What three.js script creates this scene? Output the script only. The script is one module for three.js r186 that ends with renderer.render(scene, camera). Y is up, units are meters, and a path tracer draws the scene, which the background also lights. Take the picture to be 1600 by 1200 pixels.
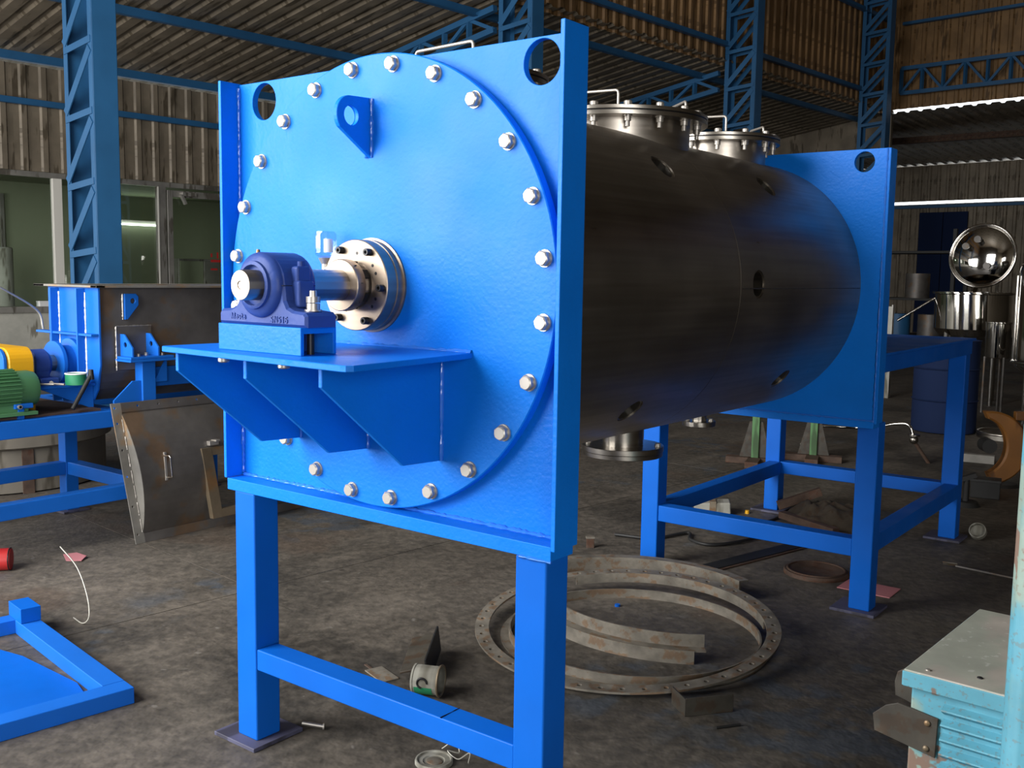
import * as THREE from 'three';
import { RoundedBoxGeometry } from 'three/addons/geometries/RoundedBoxGeometry.js';
import { TextGeometry } from 'three/addons/geometries/TextGeometry.js';
import { FontLoader } from 'three/addons/loaders/FontLoader.js';
import { mergeGeometries, toCreasedNormals } from 'three/addons/utils/BufferGeometryUtils.js';
import { RectAreaLightUniformsLib } from 'three/addons/lights/RectAreaLightUniformsLib.js';
import { Brush, Evaluator, SUBTRACTION } from 'three-bvh-csg';

// ---------------------------------------------------------------- camera, sky, light, exposure
const scene = new THREE.Scene();
const camera = new THREE.PerspectiveCamera(2 * Math.atan(600 / 1563) * 180 / Math.PI, 4 / 3, 0.05, 200);
camera.position.set(1.8724, 1.4288, 1.899);
camera.rotation.set(-0.1086, 0.6527, 0.0154, 'YXZ');
const renderer = new THREE.WebGLRenderer();
renderer.toneMapping = THREE.LinearToneMapping;
renderer.toneMappingExposure = 1.0;
renderer.shadowMap.enabled = true;
RectAreaLightUniformsLib.init();

const SKY = new THREE.Color(0.92, 0.97, 1.0);                  // hazy white daylight
scene.background = SKY;
scene.backgroundIntensity = 1.8;

// the hall is turned 6 degrees against the mixer: b = across, w = along, counted from below the camera
const PHI = 6 * Math.PI / 180, BX = 1.8724, BZ = 1.899;
const bp = (b, y, w) => new THREE.Vector3(BX + b * Math.cos(PHI) + w * Math.sin(PHI), y, BZ + b * Math.sin(PHI) - w * Math.cos(PHI));
// big open gates: one behind the photographer to the left, an unseen one added to brighten the low aisle, one in the right-hand wall as fill
const GATES = [{ b0: -6.0, b1: -2.4, h: 5.4, low: 1.0, w: -1.8, L: 14.5 }, { b0: -14.0, b1: -9.8, h: 3.9, low: 0.8, w: -1.8, L: 8 }], SIDE = { b: 6.0, w0: -7.4, w1: -2.0, h: 4.2, low: 0.6, L: 8 };
function daylight(at, to, wide, high, L) {                     // area lamp added in a gate opening, brighter than the sky outside
  const l = new THREE.RectAreaLight(0xffffff, L, wide, high);
  l.color.setRGB(1.0, 0.985, 0.96); l.position.copy(at); l.lookAt(to); l.name = 'gate_daylight';
  scene.add(l);
}
for (const g of GATES) daylight(bp((g.b0 + g.b1) / 2, (g.h + g.low) / 2, g.w + 0.05), bp((g.b0 + g.b1) / 2, (g.h + g.low) / 2, 10), g.b1 - g.b0, g.h - g.low, g.L);
daylight(bp(SIDE.b - 0.05, (SIDE.h + SIDE.low) / 2, (SIDE.w0 + SIDE.w1) / 2), bp(-10, (SIDE.h + SIDE.low) / 2, (SIDE.w0 + SIDE.w1) / 2), SIDE.w1 - SIDE.w0, SIDE.h - SIDE.low, SIDE.L);

// ---------------------------------------------------------------- helpers
let seed = 7;
const rnd = () => { seed = (seed * 1664525 + 1013904223) >>> 0; return seed / 4294967296; };
const rr = (a, b) => a + (b - a) * rnd();
const V = (x, y, z) => new THREE.Vector3(x, y, z);
const taken = {};
function numbered(n) { if (!(n in taken)) { taken[n] = 0; return n; } taken[n]++; return n + '_' + String(taken[n]).padStart(3, '0'); }
function boxUV(g) {                                            // uv in metres, from the side each face looks to
  const p = g.attributes.position, n = p.count, uv = new Float32Array(n * 2), a = V(), b = V(), c = V();
  for (let i = 0; i < n; i += 3) {
    a.fromBufferAttribute(p, i); b.fromBufferAttribute(p, i + 1); c.fromBufferAttribute(p, i + 2);
    const f = b.clone().sub(a).cross(c.clone().sub(a)), X = Math.abs(f.x), Y = Math.abs(f.y), Z = Math.abs(f.z);
    [a, b, c].forEach((q, k) => {
      const u = X > Y && X > Z ? [q.z, q.y] : Y > Z ? [q.x, q.z] : [q.x, q.y];
      uv[(i + k) * 2] = u[0]; uv[(i + k) * 2 + 1] = u[1];
    });
  }
  g.setAttribute('uv', new THREE.BufferAttribute(uv, 2));
  return g;
}
function prep(g, keepUV) {
  let q = g.index ? g.toNonIndexed() : g;
  for (const k of Object.keys(q.attributes)) if (!['position', 'normal', 'uv'].includes(k)) q.deleteAttribute(k);
  q.morphAttributes = {}; q.clearGroups();
  return keepUV ? q : boxUV(q);
}
function join(gs, keepUV) { const l = (Array.isArray(gs) ? gs : [gs]).flat(3).map(g => prep(g, keepUV)); return l.length === 1 ? l[0] : mergeGeometries(l); }
function place(g, o = {}) {
  if (o.rx) g.rotateX(o.rx); if (o.ry) g.rotateY(o.ry); if (o.rz) g.rotateZ(o.rz);
  return g.translate(o.x || 0, o.y || 0, o.z || 0);
}
function box(x0, x1, y0, y1, z0, z1, r = 0.002) {              // by its six sides, edges rounded
  const w = x1 - x0, h = y1 - y0, d = z1 - z0, m = Math.min(w, h, d);
  const g = r && m > 0.0015 ? new RoundedBoxGeometry(w, h, d, 1, Math.min(r, m * 0.45)) : new THREE.BoxGeometry(w, h, d);
  return g.translate((x0 + x1) / 2, (y0 + y1) / 2, (z0 + z1) / 2);
}
const plainBox = (x0, x1, y0, y1, z0, z1) => box(x0, x1, y0, y1, z0, z1, 0);
function cyl(r0, r1, h, seg = 32, o = {}) { return place(new THREE.CylinderGeometry(r1, r0, h, seg), o); }  // r0 below, r1 above, along y
function rod(a, b, r, seg = 12) {
  const d = b.clone().sub(a), g = new THREE.CylinderGeometry(r, r, d.length(), seg);
  g.applyQuaternion(new THREE.Quaternion().setFromUnitVectors(V(0, 1, 0), d.clone().normalize()));
  return g.translate((a.x + b.x) / 2, (a.y + b.y) / 2, (a.z + b.z) / 2);
}
function beam(a, b, w, h, up = V(0, 1, 0), r = 0.002) {        // a bar of w x h from a to b
  const d = b.clone().sub(a), L = d.length(), z = d.clone().normalize(), x = up.clone().cross(z).normalize(), y = z.clone().cross(x);
  const g = r ? new RoundedBoxGeometry(w, h, L, 1, Math.min(r, w * 0.4, h * 0.4)) : new THREE.BoxGeometry(w, h, L);
  g.applyMatrix4(new THREE.Matrix4().makeBasis(x, y, z));
  return g.translate((a.x + b.x) / 2, (a.y + b.y) / 2, (a.z + b.z) / 2);
}
function pipe(pts, r, seg = 40, rs = 10, tension = 0.5) { return new THREE.TubeGeometry(new THREE.CatmullRomCurve3(pts, false, 'catmullrom', tension), seg, r, rs, false); }
function bentPipe(pts, r, bend, rs = 10) {                     // straight runs with rounded corners
  const path = new THREE.CurvePath();
  let prev = pts[0];
  for (let i = 1; i < pts.length - 1; i++) {
    const p = pts[i], a = p.clone().add(pts[i - 1].clone().sub(p).setLength(bend)), b = p.clone().add(pts[i + 1].clone().sub(p).setLength(bend));
    path.add(new THREE.LineCurve3(prev, a)); path.add(new THREE.QuadraticBezierCurve3(a, p, b)); prev = b;
  }
  path.add(new THREE.LineCurve3(prev, pts[pts.length - 1]));
  return new THREE.TubeGeometry(path, pts.length * 14, r, rs, false);
}
function lathe(pts, seg = 48, start = 0, len = Math.PI * 2) { return toCreasedNormals(new THREE.LatheGeometry(pts.map(p => new THREE.Vector2(p[0], p[1])), seg, start, len), 0.6); }
function extrude(pts, depth, bevel = 0.0015, holes = []) {     // outline in x, y; thickness along +z from 0
  const s = new THREE.Shape(pts.map(p => new THREE.Vector2(p[0], p[1])));
  for (const h of holes) { const q = new THREE.Path(); q.absarc(h[0], h[1], h[2], 0, Math.PI * 2, true); s.holes.push(q); }
  const g = new THREE.ExtrudeGeometry(s, { depth: depth - 2 * bevel, bevelEnabled: bevel > 0, bevelThickness: bevel, bevelSize: bevel, bevelOffset: -bevel, bevelSegments: 1, curveSegments: 20 });
  return g.translate(0, 0, bevel);
}
function hexBolt(rc, h, washer = true) {                       // along +y, seat at y = 0
  const g = [];
  const wt = washer ? h * 0.22 : 0;
  if (washer) g.push(cyl(rc * 1.14, rc * 1.1, wt, 20, { y: wt / 2 }));
  g.push(cyl(rc, rc, h * 0.82, 6, { y: wt + h * 0.41 }), cyl(rc, rc * 0.84, h * 0.18, 6, { y: wt + h * 0.91 }));
  g.push(cyl(rc * 0.8, rc * 0.78, h * 0.03, 16, { y: wt + h * 1.012 }));
  return join(g);
}
function weld(a, b, r = 0.005, wob = 0.45) {                    // a run of weld: a bumpy bead
  const n = Math.max(6, Math.round(a.distanceTo(b) / 0.009)), g = new THREE.TubeGeometry(new THREE.LineCurve3(a, b), n, r, 6, false);
  const p = g.attributes.position;
  for (let i = 0; i <= n; i++) {
    const c = a.clone().lerp(b, i / n), k = 1 + (rnd() - 0.5) * 2 * wob;
    for (let j = 0; j <= 6; j++) { const q = i * 7 + j; p.setXYZ(q, c.x + (p.getX(q) - c.x) * k, c.y + (p.getY(q) - c.y) * k, c.z + (p.getZ(q) - c.z) * k); }
  }
  g.computeVertexNormals();
  return g;
}
function arcBar(profile, R, a0, a1, seg = 60) {                // a closed profile of [r, y] rolled round the y axis, ends closed
  const p = profile.map(([u, v]) => [R + u, v]), g = [lathe([...p, p[0]], seg, a0, a1 - a0)];
  for (const a of [a0, a1]) g.push(new THREE.ShapeGeometry(new THREE.Shape(p.map(q => new THREE.Vector2(q[0], q[1])))).rotateY(a - Math.PI / 2));
  return g;
}
function obj(name, geos, mat, parent, keepUV) {
  const m = new THREE.Mesh(geos.isBufferGeometry && geos.userData.ready ? geos : join(geos, keepUV), mat);
  m.geometry.userData.ready = true;
  m.castShadow = m.receiveShadow = true;
  m.name = parent ? name : numbered(name);
  (parent || scene).add(m);
  return m;
}
function ready(g) { const q = join(g); q.userData.ready = true; return q; }
function at(m, x, y, z, rx = 0, ry = 0, rz = 0) { m.position.set(x, y, z); m.rotation.set(rx, ry, rz); return m; }
function tag(o, label, category, group) { o.userData.label = label; o.userData.category = category; if (group) o.userData.group = group; return o; }
function thing(name, label, category, pos = [0, 0, 0], turn = 0, group) {
  const o = new THREE.Group(); o.name = numbered(name); scene.add(o);
  o.position.set(...pos); o.rotation.y = turn;
  return tag(o, label, category, group);
}
function inHall(o, b = 0, y = 0, w = 0) { o.position.copy(bp(b, y, w)); o.rotation.y = -PHI; return o; }  // own axes: x = b, y, z = -w
function structure(name) { const o = new THREE.Group(); o.name = numbered(name); o.userData.kind = 'structure'; scene.add(o); return inHall(o); }
function copy(o, label) { const c = o.clone(); c.name = numbered(o.name.replace(/_\d{3}$/, '')); c.userData = { ...o.userData, label }; scene.add(c); return c; }

// ---------------------------------------------------------------- textures
const P = 256, perm = new Uint8Array(512);
{ for (let i = 0; i < P; i++) perm[i] = i; for (let i = P - 1; i > 0; i--) { const j = Math.floor(rnd() * (i + 1)); [perm[i], perm[j]] = [perm[j], perm[i]]; } for (let i = 0; i < P; i++) perm[P + i] = perm[i]; }
function vnoise(x, y, px, py, s = 0) {                         // value noise that tiles every px, py cells
  const xi = Math.floor(x), yi = Math.floor(y), fx = x - xi, fy = y - yi, u = fx * fx * (3 - 2 * fx), v = fy * fy * (3 - 2 * fy);
  const h = (a, b) => perm[(perm[((a % px) + px) % px & 255] + (((b % py) + py) % py & 255) + s * 37) & 255] / 255;
  return (h(xi, yi) * (1 - u) + h(xi + 1, yi) * u) * (1 - v) + (h(xi, yi + 1) * (1 - u) + h(xi + 1, yi + 1) * u) * v;
}
function fbm(u, v, fx, fy, oct, s = 0) { let a = 0, k = 0.5, t = 0; for (let o = 0; o < oct; o++) { a += k * vnoise(u * fx, v * fy, fx, fy, s + o); t += k; k *= 0.55; fx *= 2; fy *= 2; } return a / t; }
function tex(w, h, fn, srgb, metres) {                         // fn(u, v) -> [r, g, b] in 0..1; repeats every metres
  const d = new Uint8Array(w * h * 4);
  for (let y = 0; y < h; y++) for (let x = 0; x < w; x++) {
    const c = fn((x + 0.5) / w, (y + 0.5) / h), i = (y * w + x) * 4;
    d[i] = Math.max(0, Math.min(255, c[0] * 255)); d[i + 1] = Math.max(0, Math.min(255, c[1] * 255)); d[i + 2] = Math.max(0, Math.min(255, c[2] * 255)); d[i + 3] = 255;
  }
  const t = new THREE.DataTexture(d, w, h, THREE.RGBAFormat);
  t.wrapS = t.wrapT = THREE.RepeatWrapping; t.magFilter = THREE.LinearFilter; t.minFilter = THREE.LinearFilter;
  if (srgb) t.colorSpace = THREE.SRGBColorSpace;
  t.repeat.set(1 / metres[0], 1 / metres[1]); t.needsUpdate = true;
  return t;
}
const g3 = v => [v, v, v];
const sm = (a, b, x) => { const t = Math.max(0, Math.min(1, (x - a) / (b - a))); return t * t * (3 - 2 * t); };
const peel = tex(512, 512, (u, v) => g3(0.5 + 0.5 * (fbm(u, v, 53, 61, 3, 3) - 0.5) + 0.9 * (fbm(u, v, 3, 4, 4, 9) - 0.5)), false, [0.5, 0.5]);
const paintTone = tex(512, 512, (u, v) => { const n = fbm(u, v, 4, 4, 5, 1), k = 0.9 + 0.14 * n, s = vnoise(u * 180, v * 180, 180, 180, 5) > 0.93 ? 0.05 : 0; return [k - s * 0.3, k, k]; }, true, [1.1, 1.1]);
const paintRough = tex(256, 256, (u, v) => g3(0.3 + 0.26 * fbm(u, v, 5, 5, 4, 12)), false, [0.9, 0.9]);
const brush = tex(512, 512, (u, v) => g3(0.5 * fbm(u, v, 3, 200, 2, 2) + 0.5 * fbm(u, v, 6, 90, 2, 4)), false, [0.9, 0.9]);
const steelTone = tex(512, 512, (u, v) => { const n = fbm(u, v, 4, 4, 5, 6), m = fbm(u, v, 3, 120, 2, 8), k = 0.72 + 0.22 * n + 0.12 * m; return [k, k * 0.985, k * 0.965]; }, true, [1.2, 1.2]);
const steelRough = tex(512, 512, (u, v) => g3(0.23 + 0.16 * fbm(u, v, 4, 6, 4, 21) + 0.06 * fbm(u, v, 2, 160, 2, 23)), false, [1.0, 1.0]);
const millTone = tex(512, 512, (u, v) => { const n = fbm(u, v, 4, 4, 6, 14), s = sm(0.55, 0.75, fbm(u, v, 6, 6, 4, 33)), k = 0.55 + 0.4 * n; return [k * (1 + 0.1 * s), k * (1 - 0.05 * s), k * (1 - 0.2 * s)]; }, true, [0.8, 0.8]);
const grime = tex(512, 512, (u, v) => { const n = fbm(u, v, 5, 5, 6, 17), k = 0.66 + 0.34 * n, d = sm(0.62, 0.72, fbm(u, v, 16, 3, 4, 18)) * 0.25; return [k - d, k - d * 1.05, k - d * 1.15]; }, true, [1.6, 1.6]);
const wornBlue = tex(512, 512, (u, v) => {
  const n = fbm(u, v, 6, 6, 6, 41), chip = sm(0.66, 0.70, fbm(u, v, 9, 9, 5, 43)), pale = sm(0.5, 0.7, fbm(u, v, 4, 4, 5, 47)), speck = fbm(u, v, 90, 90, 2, 49) > 0.72 ? 1 : 0;
  let c = [0.34 + 0.2 * pale, 0.60 + 0.02 * pale, 0.68 - 0.1 * pale].map(x => x * (0.86 + 0.24 * n));
  const rust = [0.47, 0.36, 0.31]; c = c.map((x, i) => x + (rust[i] - x) * Math.max(chip * 0.85, speck * 0.3));
  return c;
}, true, [0.55, 0.55]);
const wornTop = tex(512, 512, (u, v) => {
  const n = fbm(u, v, 5, 5, 6, 51), green = sm(0.5, 0.64, fbm(u, v, 3, 3, 5, 53)), white = fbm(u, v, 40, 40, 3, 55) > 0.76 ? 1 : 0;
  let c = [0.69 - 0.05 * green, 0.665 - 0.01 * green, 0.63 - 0.02 * green].map(x => x * (0.84 + 0.3 * n));
  return c.map(x => x + (0.85 - x) * white * 0.3);
}, true, [0.6, 0.6]);
const rustTone = tex(256, 256, (u, v) => { const n = fbm(u, v, 6, 6, 6, 61), r = sm(0.52, 0.66, fbm(u, v, 9, 9, 5, 63)) * 0.5, k = 0.52 + 0.4 * n; return [k * (1 - 0.08 * r), k * (0.965 - 0.3 * r), k * (0.91 - 0.45 * r)]; }, true, [0.3, 0.3]);
const rough256 = tex(256, 256, (u, v) => g3(fbm(u, v, 12, 12, 5, 71)), false, [0.4, 0.4]);

// concrete: trowel clouds, grit, scuffs, spilt blue and pale paint
const NF = 1536;
const floorData = (() => {
  const c = document.createElement('canvas'); c.width = c.height = NF;
  const x = c.getContext('2d'), k = NF / 6;                    // pixels a metre
  x.fillStyle = '#000'; x.fillRect(0, 0, NF, NF);
  for (let i = 0; i < 420; i++) {                              // scuffs and scratches (red), pale drips (green), blue overspray (blue)
    const px = rnd() * NF, py = rnd() * NF, L = rr(0.02, 0.35) * k, a = rnd() * 6.3;
    x.strokeStyle = `rgba(255,0,0,${rr(0.1, 0.5)})`; x.lineWidth = rr(0.6, 2.4); x.beginPath(); x.moveTo(px, py); x.quadraticCurveTo(px + Math.cos(a) * L / 2 + rr(-8, 8), py + Math.sin(a) * L / 2 + rr(-8, 8), px + Math.cos(a) * L, py + Math.sin(a) * L); x.stroke();
  }
  for (let i = 0; i < 260; i++) {
    x.fillStyle = `rgba(0,255,0,${rr(0.25, 0.9)})`; x.beginPath(); x.ellipse(rnd() * NF, rnd() * NF, rr(0.8, 5), rr(0.6, 2.4), rnd() * 6, 0, 7); x.fill();
  }
  return x.getImageData(0, 0, NF, NF).data;
})();
const concrete = tex(NF, NF, (u, v) => {
  const i = ((Math.floor(v * NF) * NF) + Math.floor(u * NF)) * 4;
  const n = fbm(u, v, 7, 7, 6, 81), fine = fbm(u, v, 220, 220, 2, 83), big = fbm(u, v, 3, 3, 4, 85), streak = fbm(u, v, 60, 8, 3, 87);
  const blue = sm(0.57, 0.72, fbm(u, v, 9, 9, 4, 89)) * sm(0.45, 0.65, fbm(u, v, 60, 60, 3, 90)) * 0.4, rust = sm(0.6, 0.75, fbm(u, v, 11, 11, 4, 91)) * 0.35, oil = sm(0.58, 0.72, fbm(u, v, 6, 6, 5, 93)) * 0.22;
  let k = 0.42 + 0.2 * (n - 0.5) + 0.2 * (fine - 0.5) + 0.14 * (big - 0.5) + 0.12 * (streak - 0.5);
  k -= oil * 0.5; k -= floorData[i] / 255 * 0.12;
  let c = [k * 1.03, k * 0.985, k * 0.93];
  c = [c[0] + (0.30 - c[0]) * blue, c[1] + (0.40 - c[1]) * blue, c[2] + (0.55 - c[2]) * blue];
  c = [c[0] + (0.44 - c[0]) * rust, c[1] + (0.36 - c[1]) * rust, c[2] + (0.31 - c[2]) * rust];
  const w = floorData[i + 1] / 255 * 0.6;
  return c.map(q => q + (0.72 - q) * w);
}, true, [6, 6]);
const concreteBump = tex(512, 512, (u, v) => g3(0.7 * fbm(u, v, 10, 10, 6, 95) + 0.3 * fbm(u, v, 120, 120, 2, 97)), false, [1.5, 1.5]);
const concreteRough = tex(512, 512, (u, v) => g3(0.5 + 0.4 * fbm(u, v, 6, 6, 5, 99)), false, [3, 3]);

// ---------------------------------------------------------------- materials
function std(o) { const p = {}; for (const k in o) p[k] = o[k]; const c = p.color; delete p.color; const m = new THREE.MeshPhysicalMaterial(p); if (c) Array.isArray(c) ? m.color.setRGB(...c) : m.color.set(c); return m; }
const M = {
  blue: std({ specularIntensity: 0.32, color: [0.003, 0.17, 0.70], roughness: 1, roughnessMap: paintRough, map: paintTone, bumpMap: peel, bumpScale: 0.0013 }),
  blueDimmed: std({ specularIntensity: 0.32, color: [0.003, 0.112, 0.54], roughness: 1, roughnessMap: paintRough, map: paintTone }),  // blue darkened in its colour to stand in for light falloff on the stand
  blueOld: std({ color: [0.02, 0.115, 0.27], roughness: 0.5, map: paintTone }),
  blueTrough: std({ specularIntensity: 0.32, color: [0.010, 0.13, 0.56], roughness: 0.45, map: paintTone }),
  castBlue: std({ specularIntensity: 0.35, color: [0.03, 0.065, 0.26], roughness: 0.42, map: paintTone, bumpMap: rough256, bumpScale: 0.0015 }),
  stainless: std({ color: [0.44, 0.41, 0.375], metalness: 1, roughness: 1, roughnessMap: steelRough, map: steelTone, anisotropy: 0.35, bumpMap: brush, bumpScale: 0.00004 }),
  stainlessBright: std({ color: [0.42, 0.40, 0.37], metalness: 1, roughness: 0.3, map: steelTone }),
  polished: std({ color: [0.60, 0.58, 0.55], metalness: 1, roughness: 0.07 }),
  machined: std({ color: [0.40, 0.335, 0.275], metalness: 1, roughness: 0.46, map: steelTone }),
  shaftSteel: std({ color: [0.42, 0.41, 0.40], metalness: 1, roughness: 0.42, map: steelTone }),
  zinc: std({ color: [0.46, 0.43, 0.39], metalness: 0.7, roughness: 0.4 }),
  seam: std({ color: [0.06, 0.055, 0.05], metalness: 0.6, roughness: 0.5 }),
  blackOxide: std({ color: [0.02, 0.02, 0.022], metalness: 0.5, roughness: 0.4 }),
  weldBlue: std({ color: [0.03, 0.17, 0.66], roughness: 0.12 }),
  sheet: std({ color: [0.30, 0.25, 0.185], roughness: 0.5, metalness: 0.15, map: grime }),
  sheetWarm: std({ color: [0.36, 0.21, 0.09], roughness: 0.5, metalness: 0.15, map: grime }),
  concrete: std({ color: [0.53, 0.50, 0.46], map: concrete, roughness: 1, roughnessMap: concreteRough, bumpMap: concreteBump, bumpScale: 0.006 }),
  earth: std({ color: [0.30, 0.27, 0.22], roughness: 1 }),
  whiteWall: std({ color: [0.66, 0.65, 0.58], roughness: 0.8, map: grime }),
  officeWall: std({ color: [0.28, 0.31, 0.21], roughness: 0.8 }),
  alu: std({ color: [0.55, 0.53, 0.49], metalness: 0.6, roughness: 0.45, map: grime }),
  aluPale: std({ color: [0.74, 0.72, 0.66], roughness: 0.45 }),
  glass: std({ color: [0.92, 0.95, 0.93], roughness: 0.02, transmission: 1, thickness: 0, ior: 1.5 }),
  clearCup: std({ color: [0.93, 0.95, 0.98], roughness: 0.04, transmission: 1, thickness: 0, ior: 1.45 }),
  whitePlastic: std({ color: [0.8, 0.8, 0.8], roughness: 0.4 }),
  mill: std({ color: [0.27, 0.25, 0.235], metalness: 0.55, roughness: 0.5, map: millTone }),
  millPale: std({ color: [0.42, 0.40, 0.36], metalness: 0.3, roughness: 0.5, map: millTone }),
  brass: std({ color: [0.42, 0.33, 0.22], metalness: 0.6, roughness: 0.5, map: millTone }),
  rusty: std({ color: [0.33, 0.32, 0.30], metalness: 0.25, roughness: 0.7, map: rustTone }),
  dusty: std({ color: [0.24, 0.215, 0.175], roughness: 0.9, map: grime }),
  rustDark: std({ color: [0.14, 0.09, 0.07], roughness: 0.8, map: rustTone }),
  basePlate: std({ color: [0.10, 0.10, 0.17], roughness: 0.6, map: grime }),
  yellow: std({ color: [0.78, 0.40, 0.01], roughness: 0.45, map: paintTone }),
  motorGreen: std({ color: [0.07, 0.20, 0.085], roughness: 0.5, map: paintTone }),
  tinGreen: std({ color: [0.02, 0.22, 0.10], roughness: 0.5 }),
  jackGreen: std({ color: [0.12, 0.30, 0.11], roughness: 0.6, map: grime }),
  wornBlue: std({ color: [1, 1, 1], map: wornBlue, roughness: 0.6 }),
  wornTop: std({ color: [0.9, 0.9, 0.9], map: wornTop, roughness: 0.6 }),
  darkBracket: std({ color: [0.085, 0.08, 0.07], roughness: 0.6, map: rustTone }),
  orange: std({ color: [0.30, 0.115, 0.015], roughness: 0.55, map: grime }),
  red: std({ color: [0.42, 0.02, 0.02], roughness: 0.5 }),
  pink: std({ color: [0.45, 0.17, 0.19], roughness: 0.8 }),
  black: std({ color: [0.012, 0.012, 0.012], roughness: 0.6 }),
  rubber: std({ color: [0.02, 0.02, 0.02], roughness: 0.55 }),
  cloth: std({ color: [0.075, 0.06, 0.045], roughness: 1, map: rustTone }),
  wood: std({ color: [0.34, 0.30, 0.24], roughness: 0.9, map: rustTone }),
  foam: std({ color: [0.45, 0.44, 0.38], roughness: 0.9, map: grime }),
  wire: std({ color: [0.5, 0.48, 0.42], roughness: 0.5, metalness: 0.4 }),
  door: std({ color: [0.03, 0.06, 0.16], roughness: 0.6 }),
  darkBlueSheet: std({ color: [0.008, 0.018, 0.06], roughness: 0.85, specularIntensity: 0.4 }),
};
// ---------------------------------------------------------------- the hall
// ribbed sheets, each a piece of its own: local x across, y out, z along
function sheetGeo(n, len, pitch = 0.278, h = 0.03, rib = 0.07, foot = 0.025) {
  const t = 0.0015, top = [];
  for (let i = 0; i < n; i++) {
    const c = i * pitch + pitch / 2;
    top.push([i * pitch, 0], [c - rib / 2 - foot, 0], [c - rib / 2, h], [c + rib / 2, h], [c + rib / 2 + foot, 0]);
  }
  top.push([n * pitch, 0]);
  const poly = [...top, ...top.slice().reverse().map(([x, y]) => [x, y - t])];
  const s = new THREE.Shape(poly.map(p => new THREE.Vector2(p[0], p[1])));
  return ready(new THREE.ExtrudeGeometry(s, { depth: len, bevelEnabled: false }));
}
const WALLB = -14.8, COLB = -9.5, BACKW = 22, FARW = 28, EAVE = 4.32;
const roofY = b => 5.06 + 0.14 * (b - COLB);                    // the lean-to roof, by its distance across
// floor: slabs with joints between them
{
  const f = structure('floor');
  const bs = [-19, -15.85, -11.85, -7.85, -3.85, 4.15, 6.0], ws = [-8.2, -5.6, -1.6, 2.4, 6.4, 10.4, 14.4, 18.4, 22.4, 28.4];
  const j = 0.003;
  for (let i = 0; i < bs.length - 1; i++) for (let k = 0; k < ws.length - 1; k++) {
    const own = [-8.2, -1.6, 14.4, 28.4];                       // longer slabs under the mixer
    if (bs[i] === -3.85) { if (k < own.length - 1) obj('floor_slab', plainBox(bs[i] + j, bs[i + 1] - j, -0.15, 0, -own[k + 1] + j, -own[k] - j), M.concrete, f); continue; }
    const k1 = k + 1;
    obj('floor_slab', plainBox(bs[i] + j, bs[i + 1] - j, -0.15, 0, -ws[k1] + j, -ws[k] - j), M.concrete, f);
  }
  obj('floor_bed', plainBox(-19.2, 9.4, -0.3, -0.003, -28.6, 8.4), M.black, f);
  const g = structure('ground');
  obj('yard', plainBox(-60, 60, -0.4, -0.31, 2.1, 90), M.earth, g);
}
// left wall: white dado, window band, ribbed sheets above
{
  const wl = structure('wall_left');
  const s4 = sheetGeo(4, EAVE - 0.09 - 2.78, 0.278);
  for (let w = -5.6; w < 28.2; w += 1.112) {                     // ribs upright, standing out to the hall
    const m = obj('wall_sheet', s4, M.sheet, wl);
    m.rotation.set(-Math.PI / 2, 0, Math.PI / 2); m.position.set(WALLB + 0.001, 2.78, -w - 1.1);
    m.rotation.set(0, 0, 0);
    m.matrixAutoUpdate = true;
    m.setRotationFromMatrix(new THREE.Matrix4().makeBasis(V(0, 0, 1), V(1, 0, 0), V(0, 1, 0)));
  }
  obj('gable_panel', [plainBox(WALLB - 0.2, WALLB, 2.77, 5.2, -28.6, -21.9), plainBox(-19.2, COLB, 4.2, 5.16, -22.2, -22.1)], M.sheet, wl);
  obj('dado', plainBox(WALLB - 0.2, WALLB, 0, 0.79, -12.5, 5.6), M.whiteWall, wl);
  obj('sill', box(WALLB - 0.2, WALLB + 0.05, 0.79, 0.875, -7.6, 5.6), M.alu, wl);
  obj('head_rail', box(WALLB - 0.06, WALLB + 0.03, 2.70, 2.775, -12.5, 5.6), M.alu, wl);
  obj('wall_panel', plainBox(WALLB - 0.2, WALLB, 0, 2.77, -28.2, -12.5), M.sheet, wl);
  obj('wall_end', plainBox(WALLB - 0.2, WALLB, 0.85, 2.75, 2.4, 5.6), M.sheet, wl);
  obj('fascia', plainBox(WALLB - 0.55, WALLB - 0.5, 4.02, 4.16, -28.2, 5.6), M.sheet, wl);
}
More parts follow.
